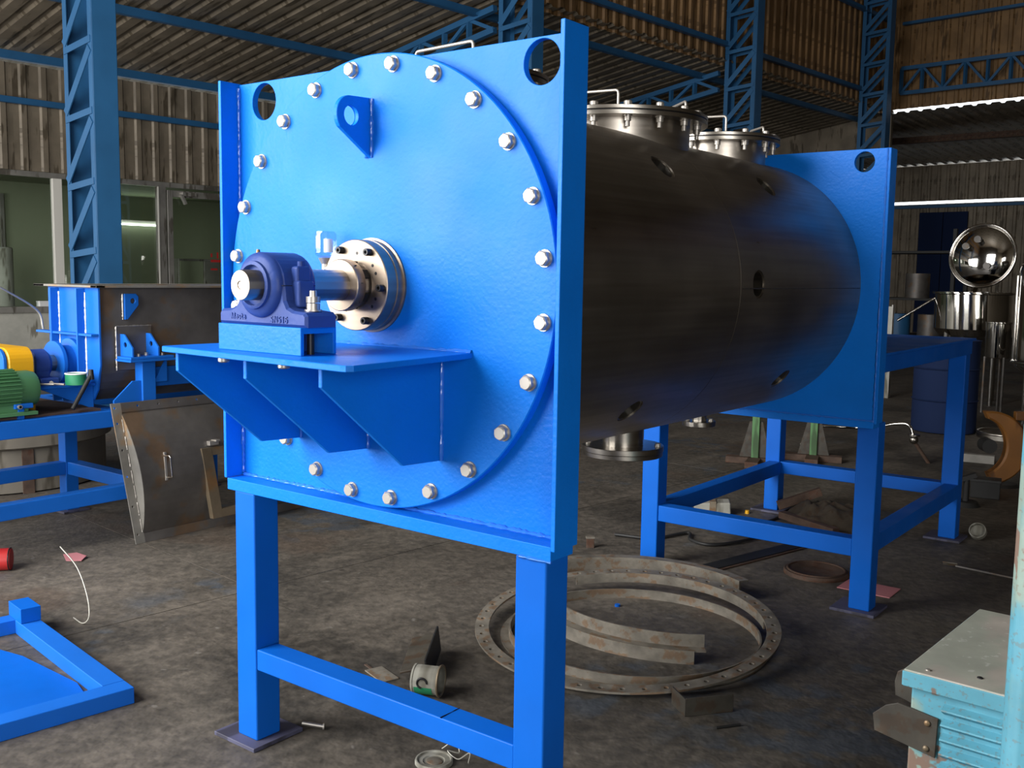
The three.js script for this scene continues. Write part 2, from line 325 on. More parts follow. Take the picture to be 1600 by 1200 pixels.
// glazing of the office
{
  const post = (parent, w0, w1, mat, y0 = 0.875, y1 = 2.70) => obj('mullion', box(WALLB - 0.05, WALLB + 0.04, y0, y1, -w1, -w0, 0.004), mat, parent);
  const w1 = structure('window_1');
  obj('pane', plainBox(WALLB - 0.016, WALLB - 0.01, 0.875, 2.70, -5.99, -2.5), M.glass, w1); post(w1, 6.0, 6.13, M.aluPale); post(w1, 2.35, 2.47, M.aluPale);
  const w2 = structure('window_2');
  obj('pane', plainBox(WALLB - 0.016, WALLB - 0.01, 0.875, 2.70, -7.58, -6.14), M.glass, w2); post(w2, 7.59, 7.725, M.alu, 0, 2.7); obj('edge', box(WALLB + 0.041, WALLB + 0.05, 0, 2.7, -7.6, -7.58, 0), M.aluPale, w2);
  const d = structure('door_1');
  post(d, 7.745, 7.835, M.alu, 0.02, 2.66); post(d, 8.95, 9.04, M.alu, 0.02, 2.66);
  obj('door_rail', box(WALLB - 0.05, WALLB + 0.03, 2.56, 2.66, -8.95, -7.835), M.alu, d);
  obj('door_rail', box(WALLB - 0.05, WALLB + 0.03, 0.02, 0.3, -8.95, -7.835), M.alu, d);
  obj('pane', plainBox(WALLB - 0.016, WALLB - 0.01, 0.3, 2.56, -8.95, -7.835), M.glass, d);
  // door closer and the red strokes brushed on the glass
  const c = obj('door_closer', [box(WALLB + 0.03, WALLB + 0.09, 2.58, 2.64, -8.22, -7.98), place(box(-0.03, 0.03, -0.16, 0, -0.02, 0.02), { rx: 0.45, x: WALLB + 0.06, y: 2.6, z: -7.97 })], M.alu, d);
  const mk = (y0, y1, z0, z1) => plainBox(WALLB - 0.009, WALLB - 0.006, y0, y1, z0, z1);
  obj('red_stroke', [mk(1.64, 1.70, -8.53, -8.5), mk(1.56, 1.60, -8.72, -8.5), mk(1.43, 1.46, -8.62, -8.5), mk(1.62, 1.72, -8.64, -8.61)], M.red, d);
  const w3 = structure('window_3');
  obj('pane', plainBox(WALLB - 0.016, WALLB - 0.01, 0.875, 2.70, -12.4, -9.06), M.glass, w3);
}
// the office behind the glass
{
  const o = structure('wall_office');
  obj('rear_wall', plainBox(-19, -18.6, 0, 3, -12.5, 5.6), M.officeWall, o);
  obj('end_wall', plainBox(-18.6, WALLB - 0.2, 0, 3, -12.7, -12.5), M.officeWall, o);
  obj('end_wall', plainBox(-18.6, WALLB - 0.2, 0, 3, 2.4, 2.6), M.officeWall, o);
  obj('partition', plainBox(-17.2, -17.12, 0, 2.8, -7.55, -6.1), M.officeWall, o);
  obj('partition_trim', box(-17.12, -17.06, 0.1, 2.6, -6.16, -6.1), M.alu, o);
  const c = structure('ceiling_office');
  for (let i = 0; i < 6; i++) for (let k = 0; k < 9; k++) obj('ceiling_tile', plainBox(-18.6 + i * 0.6 + 0.008, -18.6 + i * 0.6 + 0.59, 2.80, 2.815, -12.5 + k * 1.66 + 0.008, -12.5 + k * 1.66 + 1.65), M.officeWall, c);
  obj('ceiling_slab', plainBox(-19, WALLB - 0.1, 2.83, 2.95, -12.7, 5.6), M.whiteWall, c);
  const l = thing('tube_lamp', 'glowing fluorescent tube lamp inside the glazed office', 'lamp'); inHall(l, -18.5, 2.27, 9.0);
  obj('fitting', box(-0.05, 0, 0.02, 0.085, -0.62, 0.62), M.aluPale, l);
  const tube = new THREE.MeshStandardMaterial({ color: 0xffffff, emissive: new THREE.Color(0.9, 1.0, 0.88), emissiveIntensity: 6 });
  obj('tube', rod(V(0.02, 0, -0.6), V(0.02, 0, 0.6), 0.016), tube, l);
  const rl = new THREE.RectAreaLight(0xffffff, 34, 1.2, 0.035); rl.color.setRGB(0.82, 1.0, 0.72);
  rl.position.copy(bp(-18.45, 2.27, 9.0)); rl.lookAt(bp(-10, 1.9, 9.0)); rl.name = 'tube_lamp_glow'; scene.add(rl);
  const cab = thing('office_cabinet', 'grey office cabinet seen through the glazed door', 'cabinet'); inHall(cab, -16.2, 0, 9.0);
  obj('body', box(-0.25, 0.25, 0, 1.62, -0.5, 0.45, 0.006), M.alu, cab); obj('door', box(0.25, 0.27, 0.06, 1.58, -0.48, -0.02, 0.004), M.alu, cab); obj('door', box(0.25, 0.27, 0.06, 1.58, 0.0, 0.43, 0.004), M.officeWall, cab);
  const roll = thing('paper_roll', 'pale upright roll standing behind the left office window', 'roll'); inHall(roll, -15.6, 0, 5.55);
  obj('sheet', [lathe([[0, 0], [0.17, 0], [0.17, 1.7], [0.15, 1.72], [0.14, 1.7], [0.14, 1.6], [0, 1.6]], 28)], M.whiteWall, roll);
  const bx = thing('white_box', 'small white box lying on the office window sill', 'box'); inHall(bx, WALLB + 0.0, 0.876, 5.86);
  obj('carton', box(-0.08, 0.045, 0, 0.07, -0.1, 0.1, 0.004), M.whitePlastic, bx); obj('lid', box(-0.083, 0.048, 0.055, 0.078, -0.103, 0.103, 0.003), M.whitePlastic, bx);
}
// lean-to roof: sheets from the eave up to the column line
{
  const c = structure('ceiling');
  const b0 = WALLB - 0.7, b1 = COLB + 0.02, L = Math.hypot(b1 - b0, 0.14 * (b1 - b0)), s = sheetGeo(4, L, 0.278, 0.035, 0.07, 0.03);
  const dir = V(b1 - b0, 0.14 * (b1 - b0), 0).normalize(), up = V(0, 0, 1).cross(dir).negate();
  for (let w = -5.6; w < 21.5; w += 1.112) {
    const m = obj('roof_sheet', s, M.sheet, c);
    const X = V(0, 0, -1), Z = dir, Y = Z.clone().cross(X);
    m.setRotationFromMatrix(new THREE.Matrix4().makeBasis(X, Y, Z)); m.position.set(b0, roofY(b0) + 0.06, -w);
  }
  // high roof over the main hall and lower roof of the bay beyond the back wall
  obj('high_roof', plainBox(COLB - 0.3, 6.3, 8.6, 8.7, -BACKW - 0.2, 7.9), M.sheet, c);
  const s2 = sheetGeo(4, 6.7, 0.278, 0.035, 0.07, 0.03), d2 = V(0, -0.075, -1).normalize();
  for (let b = -19.2; b < 5.9; b += 1.112) {
    const m = obj('roof_sheet', s2, M.sheet, c); const Z = d2.clone(), X = V(1, 0, 0), Y = Z.clone().cross(X);
    m.setRotationFromMatrix(new THREE.Matrix4().makeBasis(X, Y, Z)); m.position.set(b, 5.075, -BACKW + 0.15);
  }
}
// clerestory wall above the column line, back wall, other walls
{
  const wc = structure('wall_clerestory');
  const s = sheetGeo(4, 3.6, 0.25, 0.03, 0.06, 0.025), B = new THREE.Matrix4().makeBasis(V(0, 0, 1), V(1, 0, 0), V(0, 1, 0));
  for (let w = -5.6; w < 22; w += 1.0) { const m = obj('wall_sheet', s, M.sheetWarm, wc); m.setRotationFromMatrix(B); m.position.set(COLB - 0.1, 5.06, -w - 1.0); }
  const wb = structure('wall_back');
  const s2 = sheetGeo(4, 3.5, 0.25, 0.03, 0.06, 0.025), B2 = new THREE.Matrix4().makeBasis(V(-1, 0, 0), V(0, 0, 1), V(0, 1, 0));
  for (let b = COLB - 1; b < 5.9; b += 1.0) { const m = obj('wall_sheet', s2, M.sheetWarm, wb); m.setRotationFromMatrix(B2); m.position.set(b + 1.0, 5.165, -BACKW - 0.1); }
  const wf = structure('wall_far');
  const lower = sheetGeo(4, 3.53, 0.25, 0.03, 0.06, 0.025), upper = sheetGeo(4, 0.965, 0.25, 0.03, 0.06, 0.025);
  for (let b = -19; b < 5.9; b += 1.0) {
    const m = obj('wall_sheet', lower, M.sheet, wf); m.setRotationFromMatrix(B2); m.position.set(b + 1.0, 0, -FARW);
    const n = obj('wall_sheet', upper, M.sheet, wf); n.setRotationFromMatrix(B2); n.position.set(b + 1.0, 3.61, -FARW);
  }
  obj('girt', box(-19, 5.9, 3.42, 3.5, -FARW + 0.03, -FARW + 0.1), M.blueOld, wf);
  const d2 = structure('door_2');
  obj('leaf', [box(-11.06, -10.43, 0.02, 3.3, -FARW + 0.04, -FARW + 0.09), box(-10.41, -9.78, 0.02, 3.3, -FARW + 0.04, -FARW + 0.09)], M.darkBlueSheet, d2);
  const T = 0.3, FZ = 7.6, wr = structure('wall_right');           // right wall with its gate
  obj('panel', [plainBox(SIDE.b, SIDE.b + T, 0, 8.7, -28.6, -SIDE.w1), plainBox(SIDE.b, SIDE.b + T, 0, 8.7, -SIDE.w0, FZ), plainBox(SIDE.b, SIDE.b + T, SIDE.h, 8.7, -SIDE.w1, -SIDE.w0)], M.sheet, wr);
  const wfr = structure('wall_front'), [GL, GA] = GATES;
  obj('panel', [plainBox(-19.2, GA.b0, 0, 5.2, -GL.w, -GL.w + T), plainBox(GA.b0, GA.b1, GA.h, 5.2, -GL.w, -GL.w + T), plainBox(GA.b1, COLB - 0.2, 0, 5.2, -GL.w, -GL.w + T), plainBox(COLB - 0.2, GL.b0, 0, 8.7, -GL.w, -GL.w + T), plainBox(GL.b0, GL.b1, GL.h, 8.7, -GL.w, -GL.w + T), plainBox(GL.b1, -1, 0, 8.7, -GL.w, -GL.w + T)], M.sheet, wfr);
  obj('return_panel', plainBox(-1.3, -1, 0, 8.7, -GL.w + T, FZ), M.sheet, wfr);
  obj('panel', plainBox(-1.3, SIDE.b + T, 0, 8.7, FZ, FZ + T), M.sheet, wfr);
}
// girts, purlins, rails: painted channels, parts of the roof or wall that they carry
function bar(owner, name, a, b, w, h, mat = M.blueOld) {
  const o = scene.getObjectByName(owner), p = (q, dx, dy) => V(q[0] + dx, q[1] + dy, -q[2]), k = 0.02 * Math.sign(a[0] + 12);
  obj(name, [beam(p(a, 0, 0), p(b, 0, 0), w, h), beam(p(a, k, -h / 2), p(b, k, -h / 2), w + 0.03, 0.008)], mat, o);
}
bar('wall_left', 'girt', [WALLB + 0.09, 3.72, -3], [WALLB + 0.09, 3.72, 27.5], 0.05, 0.08);
bar('wall_left', 'eave_purlin', [WALLB + 0.03, 4.33, -3], [WALLB + 0.03, 4.33, 27.5], 0.07, 0.11);
bar('ceiling', 'purlin', [-12.38, roofY(-12.38) - 0.03, -3], [-12.38, roofY(-12.38) - 0.03, 21.8], 0.06, 0.1);
bar('ceiling', 'purlin', [-10.05, roofY(-10.05) - 0.03, -3], [-10.05, roofY(-10.05) - 0.03, 21.8], 0.06, 0.1);
bar('wall_clerestory', 'rail', [COLB, 5.40, -3], [COLB, 5.40, 21.6], 0.06, 0.09);
bar('wall_clerestory', 'rail', [COLB, 7.0, -3], [COLB, 7.0, 21.6], 0.06, 0.09);
bar('wall_back', 'rail', [COLB + 0.2, 6.95, BACKW - 0.02], [5.9, 6.95, BACKW - 0.02], 0.09, 0.06);
bar('wall_back', 'lintel', [-13, 4.78, 24], [5.9, 4.53, 24], 0.12, 0.14, M.rustDark);
// lattice columns
const COLF = -8.93;
function latticeColumn(w, top, label) {
  const o = thing('lattice_column', label, 'column', [0, 0, 0], 0, 'lattice columns along the hall'); inHall(o, COLF, 0, w);
  const cw = 0.22, bd = 0.59, mat = M.blueOld;
  for (const [x, s] of [[0, -1], [-bd, 1]]) {                   // two channels, flanges turned to each other
    obj('channel', [box(x - 0.006, x + 0.006, 0, top, -cw / 2, cw / 2), ...[-1, 1].map(k => box(Math.min(x, x + s * 0.075), Math.max(x, x + s * 0.075), 0, top, k * (cw / 2) - 0.005, k * (cw / 2) + 0.005))], mat, o);
  }
  for (const zz of [cw / 2 + 0.008, -cw / 2 - 0.008]) for (let y = 0.32; y + 0.616 < top; y += 0.616) {
    obj('lacing_bar', beam(V(-bd + 0.02, y, zz), V(-0.02, y + 0.04, zz), 0.012, 0.06), mat, o);
    obj('lacing_bar', beam(V(-bd + 0.02, y + 0.06, zz), V(-0.04, y + 0.58, zz), 0.012, 0.085, V(0.6, 0.6, 0)), mat, o);
  }
  obj('base_plate', box(-bd - 0.1, 0.1, 0, 0.02, -0.2, 0.2), mat, o);
  return o;
}
latticeColumn(4.12, 5.6, 'blue lattice column standing in front of the glazed office');
latticeColumn(9.82, 8.6, 'blue lattice column whose top shows above the blue end plate');
latticeColumn(15.37, 8.6, 'blue lattice column rising behind the two vessel lids');
latticeColumn(20.6, 8.6, 'blue lattice column in the corner of the brown walls');
// trusses
function truss(name, label, p0, p1, depth, n, group) {
  const o = thing(name, label, 'truss'); inHall(o);
  const a = V(p0[0], p0[1], -p0[2]), b = V(p1[0], p1[1], -p1[2]), up = V(0, depth, 0);
  obj('bottom_chord', beam(a, b, 0.08, 0.08), M.blueOld, o); obj('top_chord', beam(a.clone().add(up), b.clone().add(up), 0.08, 0.08), M.blueOld, o);
  for (let i = 0; i < n; i++) {
    const c = a.clone().lerp(b, i / n), d = a.clone().lerp(b, (i + 1) / n);
    obj('post', beam(c, c.clone().add(up), 0.07, 0.05, V(1, 0, 0.3)), M.blueOld, o);
    obj('diagonal', beam(i % 2 ? c.clone().add(up) : c, i % 2 ? d : d.clone().add(up), 0.05, 0.05, V(0, 0, 1)), M.blueOld, o);
  }
}
truss('roof_truss', 'blue lattice girder spanning the brown back wall', [COLB + 0.3, 5.45, BACKW - 0.2], [5.9, 5.43, BACKW - 0.2], 0.52, 34);
for (const w of [9.82, 15.37]) {                                // lattice rafters under the low roof
  const a = V(WALLB + 0.15, 3.93, -w), b = V(COLB - 0.2, 4.68, -w), up = V(0, 0.28, 0), g = [beam(a, b, 0.08, 0.08), beam(a.clone().add(up), b.clone().add(up), 0.08, 0.08)];
  for (let i = 0; i < 10; i++) { const c = a.clone().lerp(b, i / 10), d = a.clone().lerp(b, (i + 1) / 10); g.push(beam(c, c.clone().add(up), 0.07, 0.05, V(1, 0, 0.3)), beam(i % 2 ? c.clone().add(up) : c, i % 2 ? d : d.clone().add(up), 0.05, 0.05, V(0, 0, 1))); }
  obj('lattice_rafter', g, M.blueOld, scene.getObjectByName('ceiling'));
}
// ---------------------------------------------------------------- the mixer: vessel between two end plates on legs
const font = await new FontLoader().loadAsync('fonts/droid/droid_sans_bold.typeface.json');
const AX = -0.0161, AY = 1.3964;                                // vessel axis
{
  const mx = thing('horizontal_mixer', 'large blue and stainless steel horizontal mixer vessel standing on blue legs', 'machine');
  // ---- front end plate
  const Y0 = 0.809, Y1 = 1.9696, HX = 0.4925, HY = 1.913;
  const fp = obj('front_end_plate', extrude([[-0.606, Y0], [0.59, Y0], [0.59, Y1], [-0.606, Y1]], 0.02, 0.001, [[HX, HY, 0.052], [-HX, HY, 0.052]]).translate(0, 0, -0.02), M.blue, mx);
  obj('side_bar', box(0.588, 0.600, Y0 - 0.01, Y1 + 0.012, -0.029, 0.065), M.blue, fp);
  obj('side_bar', box(-0.617, -0.605, Y0, Y1 + 0.004, -0.029, 0.065), M.blue, fp);
  obj('bottom_bar', box(-0.605, 0.588, Y0 - 0.035, Y0, -0.029, 0.063), M.blue, fp);
  obj('weld_bead', weld(V(-0.604, Y0 + 0.01, 0.003), V(-0.604, Y1 - 0.01, 0.003), 0.006), M.weldBlue, fp);
  obj('weld_bead', weld(V(-0.6, Y0 + 0.003, 0.003), V(0.585, Y0 + 0.003, 0.003), 0.006), M.weldBlue, fp);
  obj('weld_bead', weld(V(0.587, Y0 + 0.01, 0.003), V(0.587, Y1 - 0.01, 0.003), 0.005), M.weldBlue, fp);
  obj('weld_bead', weld(V(0.5, Y0 - 0.036, 0.063), V(0.59, Y0 - 0.036, 0.063), 0.004), M.weldBlue, fp);
  // ---- round cover with its bolts and lug
  const CX = -0.014, ZD = 0.036, RD = 0.587;
  const cover = obj('cover_disc', lathe([[0, 0.008], [RD - 0.002, 0.008], [RD, 0.010], [RD, ZD - 0.0025], [RD - 0.0025, ZD], [0, ZD]], 128).rotateX(Math.PI / 2).translate(CX, AY, 0), M.blue, mx);
  const boltG = ready(hexBolt(0.0185, 0.0155).rotateX(Math.PI / 2));
  for (let i = 0; i < 24; i++) { const a = 0.1347 + i * Math.PI / 12, m = obj('bolt', boltG, M.zinc, cover); m.position.set(AX + 0.5587 * Math.sin(a), AY + 0.5587 * Math.cos(a), ZD); m.rotation.z = rr(0, 1.04); }
  {
    const pts = []; const c = [0.106, 1.822], r = 0.049;         // lug outline in (z, y)
    pts.push([ZD - 0.002, 1.722], [ZD - 0.002, 1.874], [c[0] - 0.004, c[1] + r]);
    for (let i = 1; i <= 12; i++) { const a = Math.PI / 2 - i / 12 * 2.25; pts.push([c[0] + r * Math.cos(a), c[1] + r * Math.sin(a)]); }
    const lug = extrude(pts, 0.014, 0.0015, [[c[0], c[1], 0.026]]).rotateY(-Math.PI / 2).translate(-0.02, 0, 0);
    obj('lifting_lug', lug, M.blue, cover);
    obj('weld_bead', [weld(V(-0.018, 1.724, ZD + 0.001), V(-0.018, 1.872, ZD + 0.001), 0.006), weld(V(-0.036, 1.724, ZD + 0.001), V(-0.036, 1.872, ZD + 0.001), 0.006)], M.weldBlue, cover);
  }
  // ---- bearing shelf with three gussets
  const SY = 1.239;
  const shelf = obj('bearing_shelf', extrude([[-0.33, 0.033], [0.325, 0.033], [0.375, 0.475], [0.365, 0.488], [0.35, 0.49], [-0.335, 0.452], [-0.345, 0.44]].map(([x, z]) => [x, -z]), 0.014, 0.0015).rotateX(-Math.PI / 2).translate(0, SY - 0.014, 0), M.blue, mx);
  for (const x of [-0.306, -0.038, 0.222]) {
    obj('gusset', extrude([[ZD, 0.962], [0.172, 0.968], [0.43, 1.178], [0.43, SY - 0.013], [ZD, SY - 0.013]], 0.012, 0.0015).rotateY(-Math.PI / 2).translate(x + 0.006, 0, 0), M.blue, shelf);
    obj('weld_bead', weld(V(x + 0.008, 0.963, ZD + 0.002), V(x + 0.008, SY - 0.02, ZD + 0.002), 0.005), M.weldBlue, shelf);
  }
  obj('weld_bead', weld(V(-0.33, SY + 0.001, ZD + 0.001), V(0.325, SY + 0.001, ZD + 0.001), 0.006), M.weldBlue, shelf);
  for (const x of [-0.13, 0.09]) { const m = obj('shelf_bolt', ready(hexBolt(0.015, 0.012)), M.zinc, shelf); at(m, x, SY - 0.014, 0.42, Math.PI); }
  // ---- pedestal under the bearing: a channel open at both ends
  const PY = 1.303, px0 = -0.169, px1 = 0.131, pz0 = 0.298, pz1 = 0.405;
  const ped = obj('bearing_pedestal', [box(px0 + 0.0005, px1 - 0.0005, PY - 0.014, PY - 0.0003, pz0 + 0.009, pz1 - 0.009, 0), box(px0, px1, SY, PY, pz1 - 0.01, pz1), box(px0, px1, SY, PY, pz0, pz0 + 0.01)], M.blue, mx);
  obj('stud', rod(V(0.103, SY - 0.02, 0.352), V(0.103, PY, 0.352), 0.009), M.blackOxide, ped);
  // ---- plummer block
  {
    const prof = [[-0.158, PY], [0.158, PY], [0.158, PY + 0.026], [0.150, PY + 0.034], [0.112, PY + 0.037], [0.094, PY + 0.044], [0.084, PY + 0.06], [0.080, AY], [0.075, AY + 0.028]];
    for (let i = 1; i < 14; i++) { const a = 0.38 + i / 14 * (Math.PI - 0.76); prof.push([0.08 * Math.cos(a), AY + 0.075 * Math.sin(a)]); }
    prof.push([-0.075, AY + 0.028], [-0.080, AY], [-0.084, PY + 0.06], [-0.094, PY + 0.044], [-0.112, PY + 0.037], [-0.150, PY + 0.034], [-0.158, PY + 0.026]);
    const g = [place(extrude(prof, 0.094, 0.006), { x: AX, z: 0.304 })];
    g.push(lathe([[0, 0.286], [0.052, 0.286], [0.066, 0.290], [0.074, 0.297], [0.0765, 0.305], [0.0765, 0.397], [0.074, 0.405], [0.066, 0.412], [0.056, 0.4155], [0.055, 0.422], [0.050, 0.424], [0.047, 0.424], [0.047, 0.41], [0, 0.41]], 56).rotateX(Math.PI / 2).translate(AX, AY, 0));
    for (const s of [-1, 1]) g.push(box(AX + s * 0.088 - 0.017, AX + s * 0.088 + 0.017, AY - 0.05, AY + 0.012, 0.326, 0.372, 0.006), box(AX + s * 0.084 - 0.013, AX + s * 0.084 + 0.013, AY + 0.004, AY + 0.045, 0.328, 0.370, 0.007));
    const h = obj('bearing_housing', g, M.castBlue, mx);
    for (const s of [-1, 1]) {
      obj('cap_screw', [cyl(0.009, 0.009, 0.012, 6, { x: AX + s * 0.084, y: AY + 0.05, z: 0.349 })], M.castBlue, h);
      obj('foot_bolt', [cyl(0.02, 0.02, 0.004, 20, { x: AX + s * 0.127, y: PY + 0.038, z: 0.350 }), cyl(0.0165, 0.0165, 0.014, 6, { x: AX + s * 0.127, y: PY + 0.047, z: 0.350 }), cyl(0.0165, 0.0165, 0.014, 6, { x: AX + s * 0.127, y: PY + 0.0625, z: 0.350, ry: 0.5 }), cyl(0.009, 0.0085, 0.014, 14, { x: AX + s * 0.127, y: PY + 0.076, z: 0.350 })], M.zinc, h);
    }
    obj('split_line', [box(AX - 0.0812, AX + 0.0812, AY - 0.0008, AY + 0.0008, 0.303, 0.3995, 0)], M.blackOxide, h);
    obj('grease_nipple', [cyl(0.006, 0.004, 0.012, 12, { x: AX - 0.03, y: AY + 0.077, z: 0.38 })], M.brass, h);
    const word = (t, x, y, s) => { const q = new TextGeometry(t, { font, size: s, depth: 0.003, curveSegments: 3, bevelEnabled: false }); return q.translate(x, y, 0.3972); };
    obj('cast_lettering', word('Masta', -0.128, PY + 0.012, 0.014), M.castBlue, h);
    obj('cast_lettering', word('SN516', 0.018, PY + 0.008, 0.015), M.castBlue, h);
  }
  // ---- shaft and seal
  const seal = (pts, seg = 64) => lathe(pts.map(([r, z]) => [r, z]), seg).rotateX(Math.PI / 2).translate(AX, AY, 0);
  const shaft = obj('shaft', [seal([[0, 0.05], [0.0385, 0.05], [0.0385, 0.30], [0.0350, 0.30], [0.0350, 0.452], [0.0335, 0.455], [0, 0.455]])], M.shaftSteel, mx);
  obj('shaft_end', [seal([[0.006, 0.4545], [0.0335, 0.4555], [0.0335, 0.456], [0.0095, 0.457], [0.006, 0.453]])], M.machined, shaft);
  const sf = obj('seal_flange', [seal([[0, 0.03], [0.1225, 0.03], [0.1225, 0.041], [0.117, 0.043], [0.117, 0.0605], [0.114, 0.062], [0.114, 0.064], [0.1165, 0.0655], [0.1165, 0.097], [0.1145, 0.099], [0.062, 0.099], [0.062, 0.092], [0, 0.092]], 96)], M.machined, mx);
  obj('seal_collar', [seal([[0.038, 0.122], [0.0645, 0.122], [0.0655, 0.124], [0.0655, 0.149], [0.0635, 0.151], [0.038, 0.151]], 72)], M.machined, sf);
  obj('seal_sleeve', [seal([[0.038, 0.09], [0.056, 0.09], [0.056, 0.123], [0.038, 0.123]], 72)], M.shaftSteel, sf);
  for (let i = 0; i < 6; i++) { const a = (i * 60 + 30) * Math.PI / 180; obj('seal_lug', place(box(0.052, 0.0605, -0.012, 0.012, 0.1, 0.122, 0.001), { rz: a, x: AX, y: AY }), M.blackOxide, sf); }
  const screwG = ready([lathe([[0, 0.004], [0.0045, 0.004], [0.0045, 0.016], [0.0088, 0.0165], [0.0095, 0.0145], [0.0095, 0], [0, 0]], 18).rotateX(Math.PI / 2)]);
  for (let i = 0; i < 6; i++) { const a = (i * 60 - 3) * Math.PI / 180, m = obj('socket_screw', screwG, M.blackOxide, sf); m.position.set(AX + 0.1 * Math.cos(a), AY + 0.1 * Math.sin(a), 0.099); }
  for (const a of [22, -24, 38, -40, 84]) obj('tapped_hole', place(cyl(0.0042, 0.0042, 0.002, 14, { rx: Math.PI / 2 }), { x: AX + 0.082 * Math.cos(a * Math.PI / 180), y: AY + 0.082 * Math.sin(a * Math.PI / 180), z: 0.0985 }), M.blackOxide, sf);
  for (let i = 0; i < 8; i++) { const a = i * Math.PI / 4 + 0.1; obj('grub_screw', place(cyl(0.0035, 0.0035, 0.002, 10), { x: AX + 0.0652 * Math.cos(a), y: AY + 0.0652 * Math.sin(a), z: 0.136, }), M.blackOxide, sf); }
  const cup = obj('oil_cup', lathe([[0.008, 0], [0.024, 0.004], [0.029, 0.012], [0.029, 0.062], [0.026, 0.069], [0, 0.071], [0, 0.0695], [0.025, 0.0675], [0.0275, 0.061], [0.0275, 0.013], [0.022, 0.006], [0.008, 0.002]], 32).translate(-0.137, 1.466, 0.088), M.clearCup, mx);
  obj('cup_fitting', [cyl(0.012, 0.02, 0.016, 20, { x: -0.137, y: 1.458, z: 0.088 }), cyl(0.0115, 0.0115, 0.018, 6, { x: -0.137, y: 1.442, z: 0.088 }), rod(V(-0.137, 1.440, 0.088), V(-0.09, 1.425, 0.082), 0.009)], M.zinc, cup);
  obj('cup_insert', [cyl(0.012, 0.012, 0.035, 20, { x: -0.127, y: 1.498, z: 0.088 })], M.whitePlastic, cup);
  // ---- vessel shell with its flush ports
  {
    const RV = 0.5218, z0 = -0.02, z1 = -2.2217, ev = new Evaluator(); ev.useGroups = false; ev.attributes = ['position', 'normal'];
    const br = g => { const q = g.index ? g : g; for (const k of Object.keys(q.attributes)) if (!['position', 'normal'].includes(k)) q.deleteAttribute(k); const b = new Brush(q); b.updateMatrixWorld(); return b; };
    let body = br(new THREE.CylinderGeometry(RV, RV, z0 - z1, 160, 1).rotateX(Math.PI / 2).translate(AX, AY, (z0 + z1) / 2));
    const ports = [[44.5, -0.82], [44.6, -1.586], [1.6, -1.218], [-44.9, -0.673], [-41.8, -1.752]];
    for (const [deg, z] of ports) {
      const a = deg * Math.PI / 180, g = new THREE.CylinderGeometry(0.047, 0.047, 0.12, 32).rotateZ(-Math.PI / 2).translate(RV - 0.03, 0, 0).rotateZ(a).translate(AX, AY, z);
      body = ev.evaluate(body, br(g), SUBTRACTION); body.updateMatrixWorld();
    }
    const g = body.geometry.index ? body.geometry.toNonIndexed() : body.geometry, p = g.attributes.position, n = g.attributes.normal, uv = new Float32Array(p.count * 2);
    for (let i = 0; i < p.count; i++) { let a = Math.atan2(p.getX(i) - AX, p.getY(i) - AY); uv[2 * i] = p.getZ(i); uv[2 * i + 1] = a * RV; }
    for (let i = 0; i < p.count; i += 3) { const v = [1, 3, 5].map(k => uv[2 * i + k]); if (Math.max(...v) - Math.min(...v) > 1) for (const k of [1, 3, 5]) if (uv[2 * i + k] < 0) uv[2 * i + k] += Math.PI * 2 * RV; }
    g.setAttribute('uv', new THREE.BufferAttribute(uv, 2));
    const vs = obj('vessel_shell', g, M.stainless, mx, true);
    for (const [deg, z] of ports) {
      const a = deg * Math.PI / 180;
      const sl = lathe([[0.0465, -0.088], [0.0465, 0.0005], [0.0445, 0.0015], [0.041, 0.0005], [0.041, -0.086], [0, -0.086]], 36).rotateZ(-Math.PI / 2).translate(RV - 0.006, 0, 0).rotateZ(a).translate(AX, AY, z);
      obj('port_sleeve', sl, M.stainlessBright, vs);
    }
    obj('weld_seam', new THREE.TorusGeometry(RV - 0.0014, 0.0022, 6, 160).translate(AX, AY, -1.081), M.stainless, vs);
    obj('weld_seam', weld(V(AX + RV - 0.0012, AY, -1.09), V(AX + RV - 0.0012, AY, -2.215), 0.0022, 0.1), M.seam, vs);
    // ---- manways on top
    function nozzle(zc, rn, rf, rb, H, N, ph, dir, handles) {
      const L = p => lathe(p, 72).translate(AX, 0, zc);
      const nz = obj('manway_neck', L([[rn - 0.006, 1.78], [rn, 1.78], [rn, H - 0.014], [rn - 0.006, H - 0.014]]), M.stainless, mx);
      obj('neck_flange', L([[rn - 0.006, H - 0.017], [rf - 0.001, H - 0.017], [rf, H - 0.016], [rf, H - 0.004], [rf - 0.001, H - 0.003], [rn - 0.006, H - 0.003]]), M.stainlessBright, nz);
      obj('gasket', L([[rn, H - 0.003], [rf - 0.006, H - 0.003], [rf - 0.006, H + 0.001], [rn, H + 0.001]]), M.blackOxide, nz);
      const lid = obj('manway_lid', L([[0, H + 0.001], [rf - 0.001, H + 0.001], [rf, H + 0.002], [rf, H + 0.012], [rf - 0.001, H + 0.013], [0, H + 0.013]]), M.stainlessBright, mx);
      const head = ready([hexBolt(0.0135, 0.013, true)]), nut = ready([cyl(0.0135, 0.0135, 0.014, 6, { y: -0.0105 }), cyl(0.0155, 0.0155, 0.003, 18, { y: -0.0015 }), cyl(0.0078, 0.0075, 0.018, 12, { y: -0.026 })]);
      for (let k = 0; k < N; k++) {
        const a = ph + dir * k * 2 * Math.PI / N, x = AX + rb * Math.cos(a), z = zc + rb * Math.sin(a);
        at(obj('lid_bolt', head, M.zinc, lid), x, H + 0.013, z, 0, rr(0, 1), 0); at(obj('lid_nut', nut, M.zinc, nz), x, H - 0.017, z, 0, rr(0, 1), 0);
      }
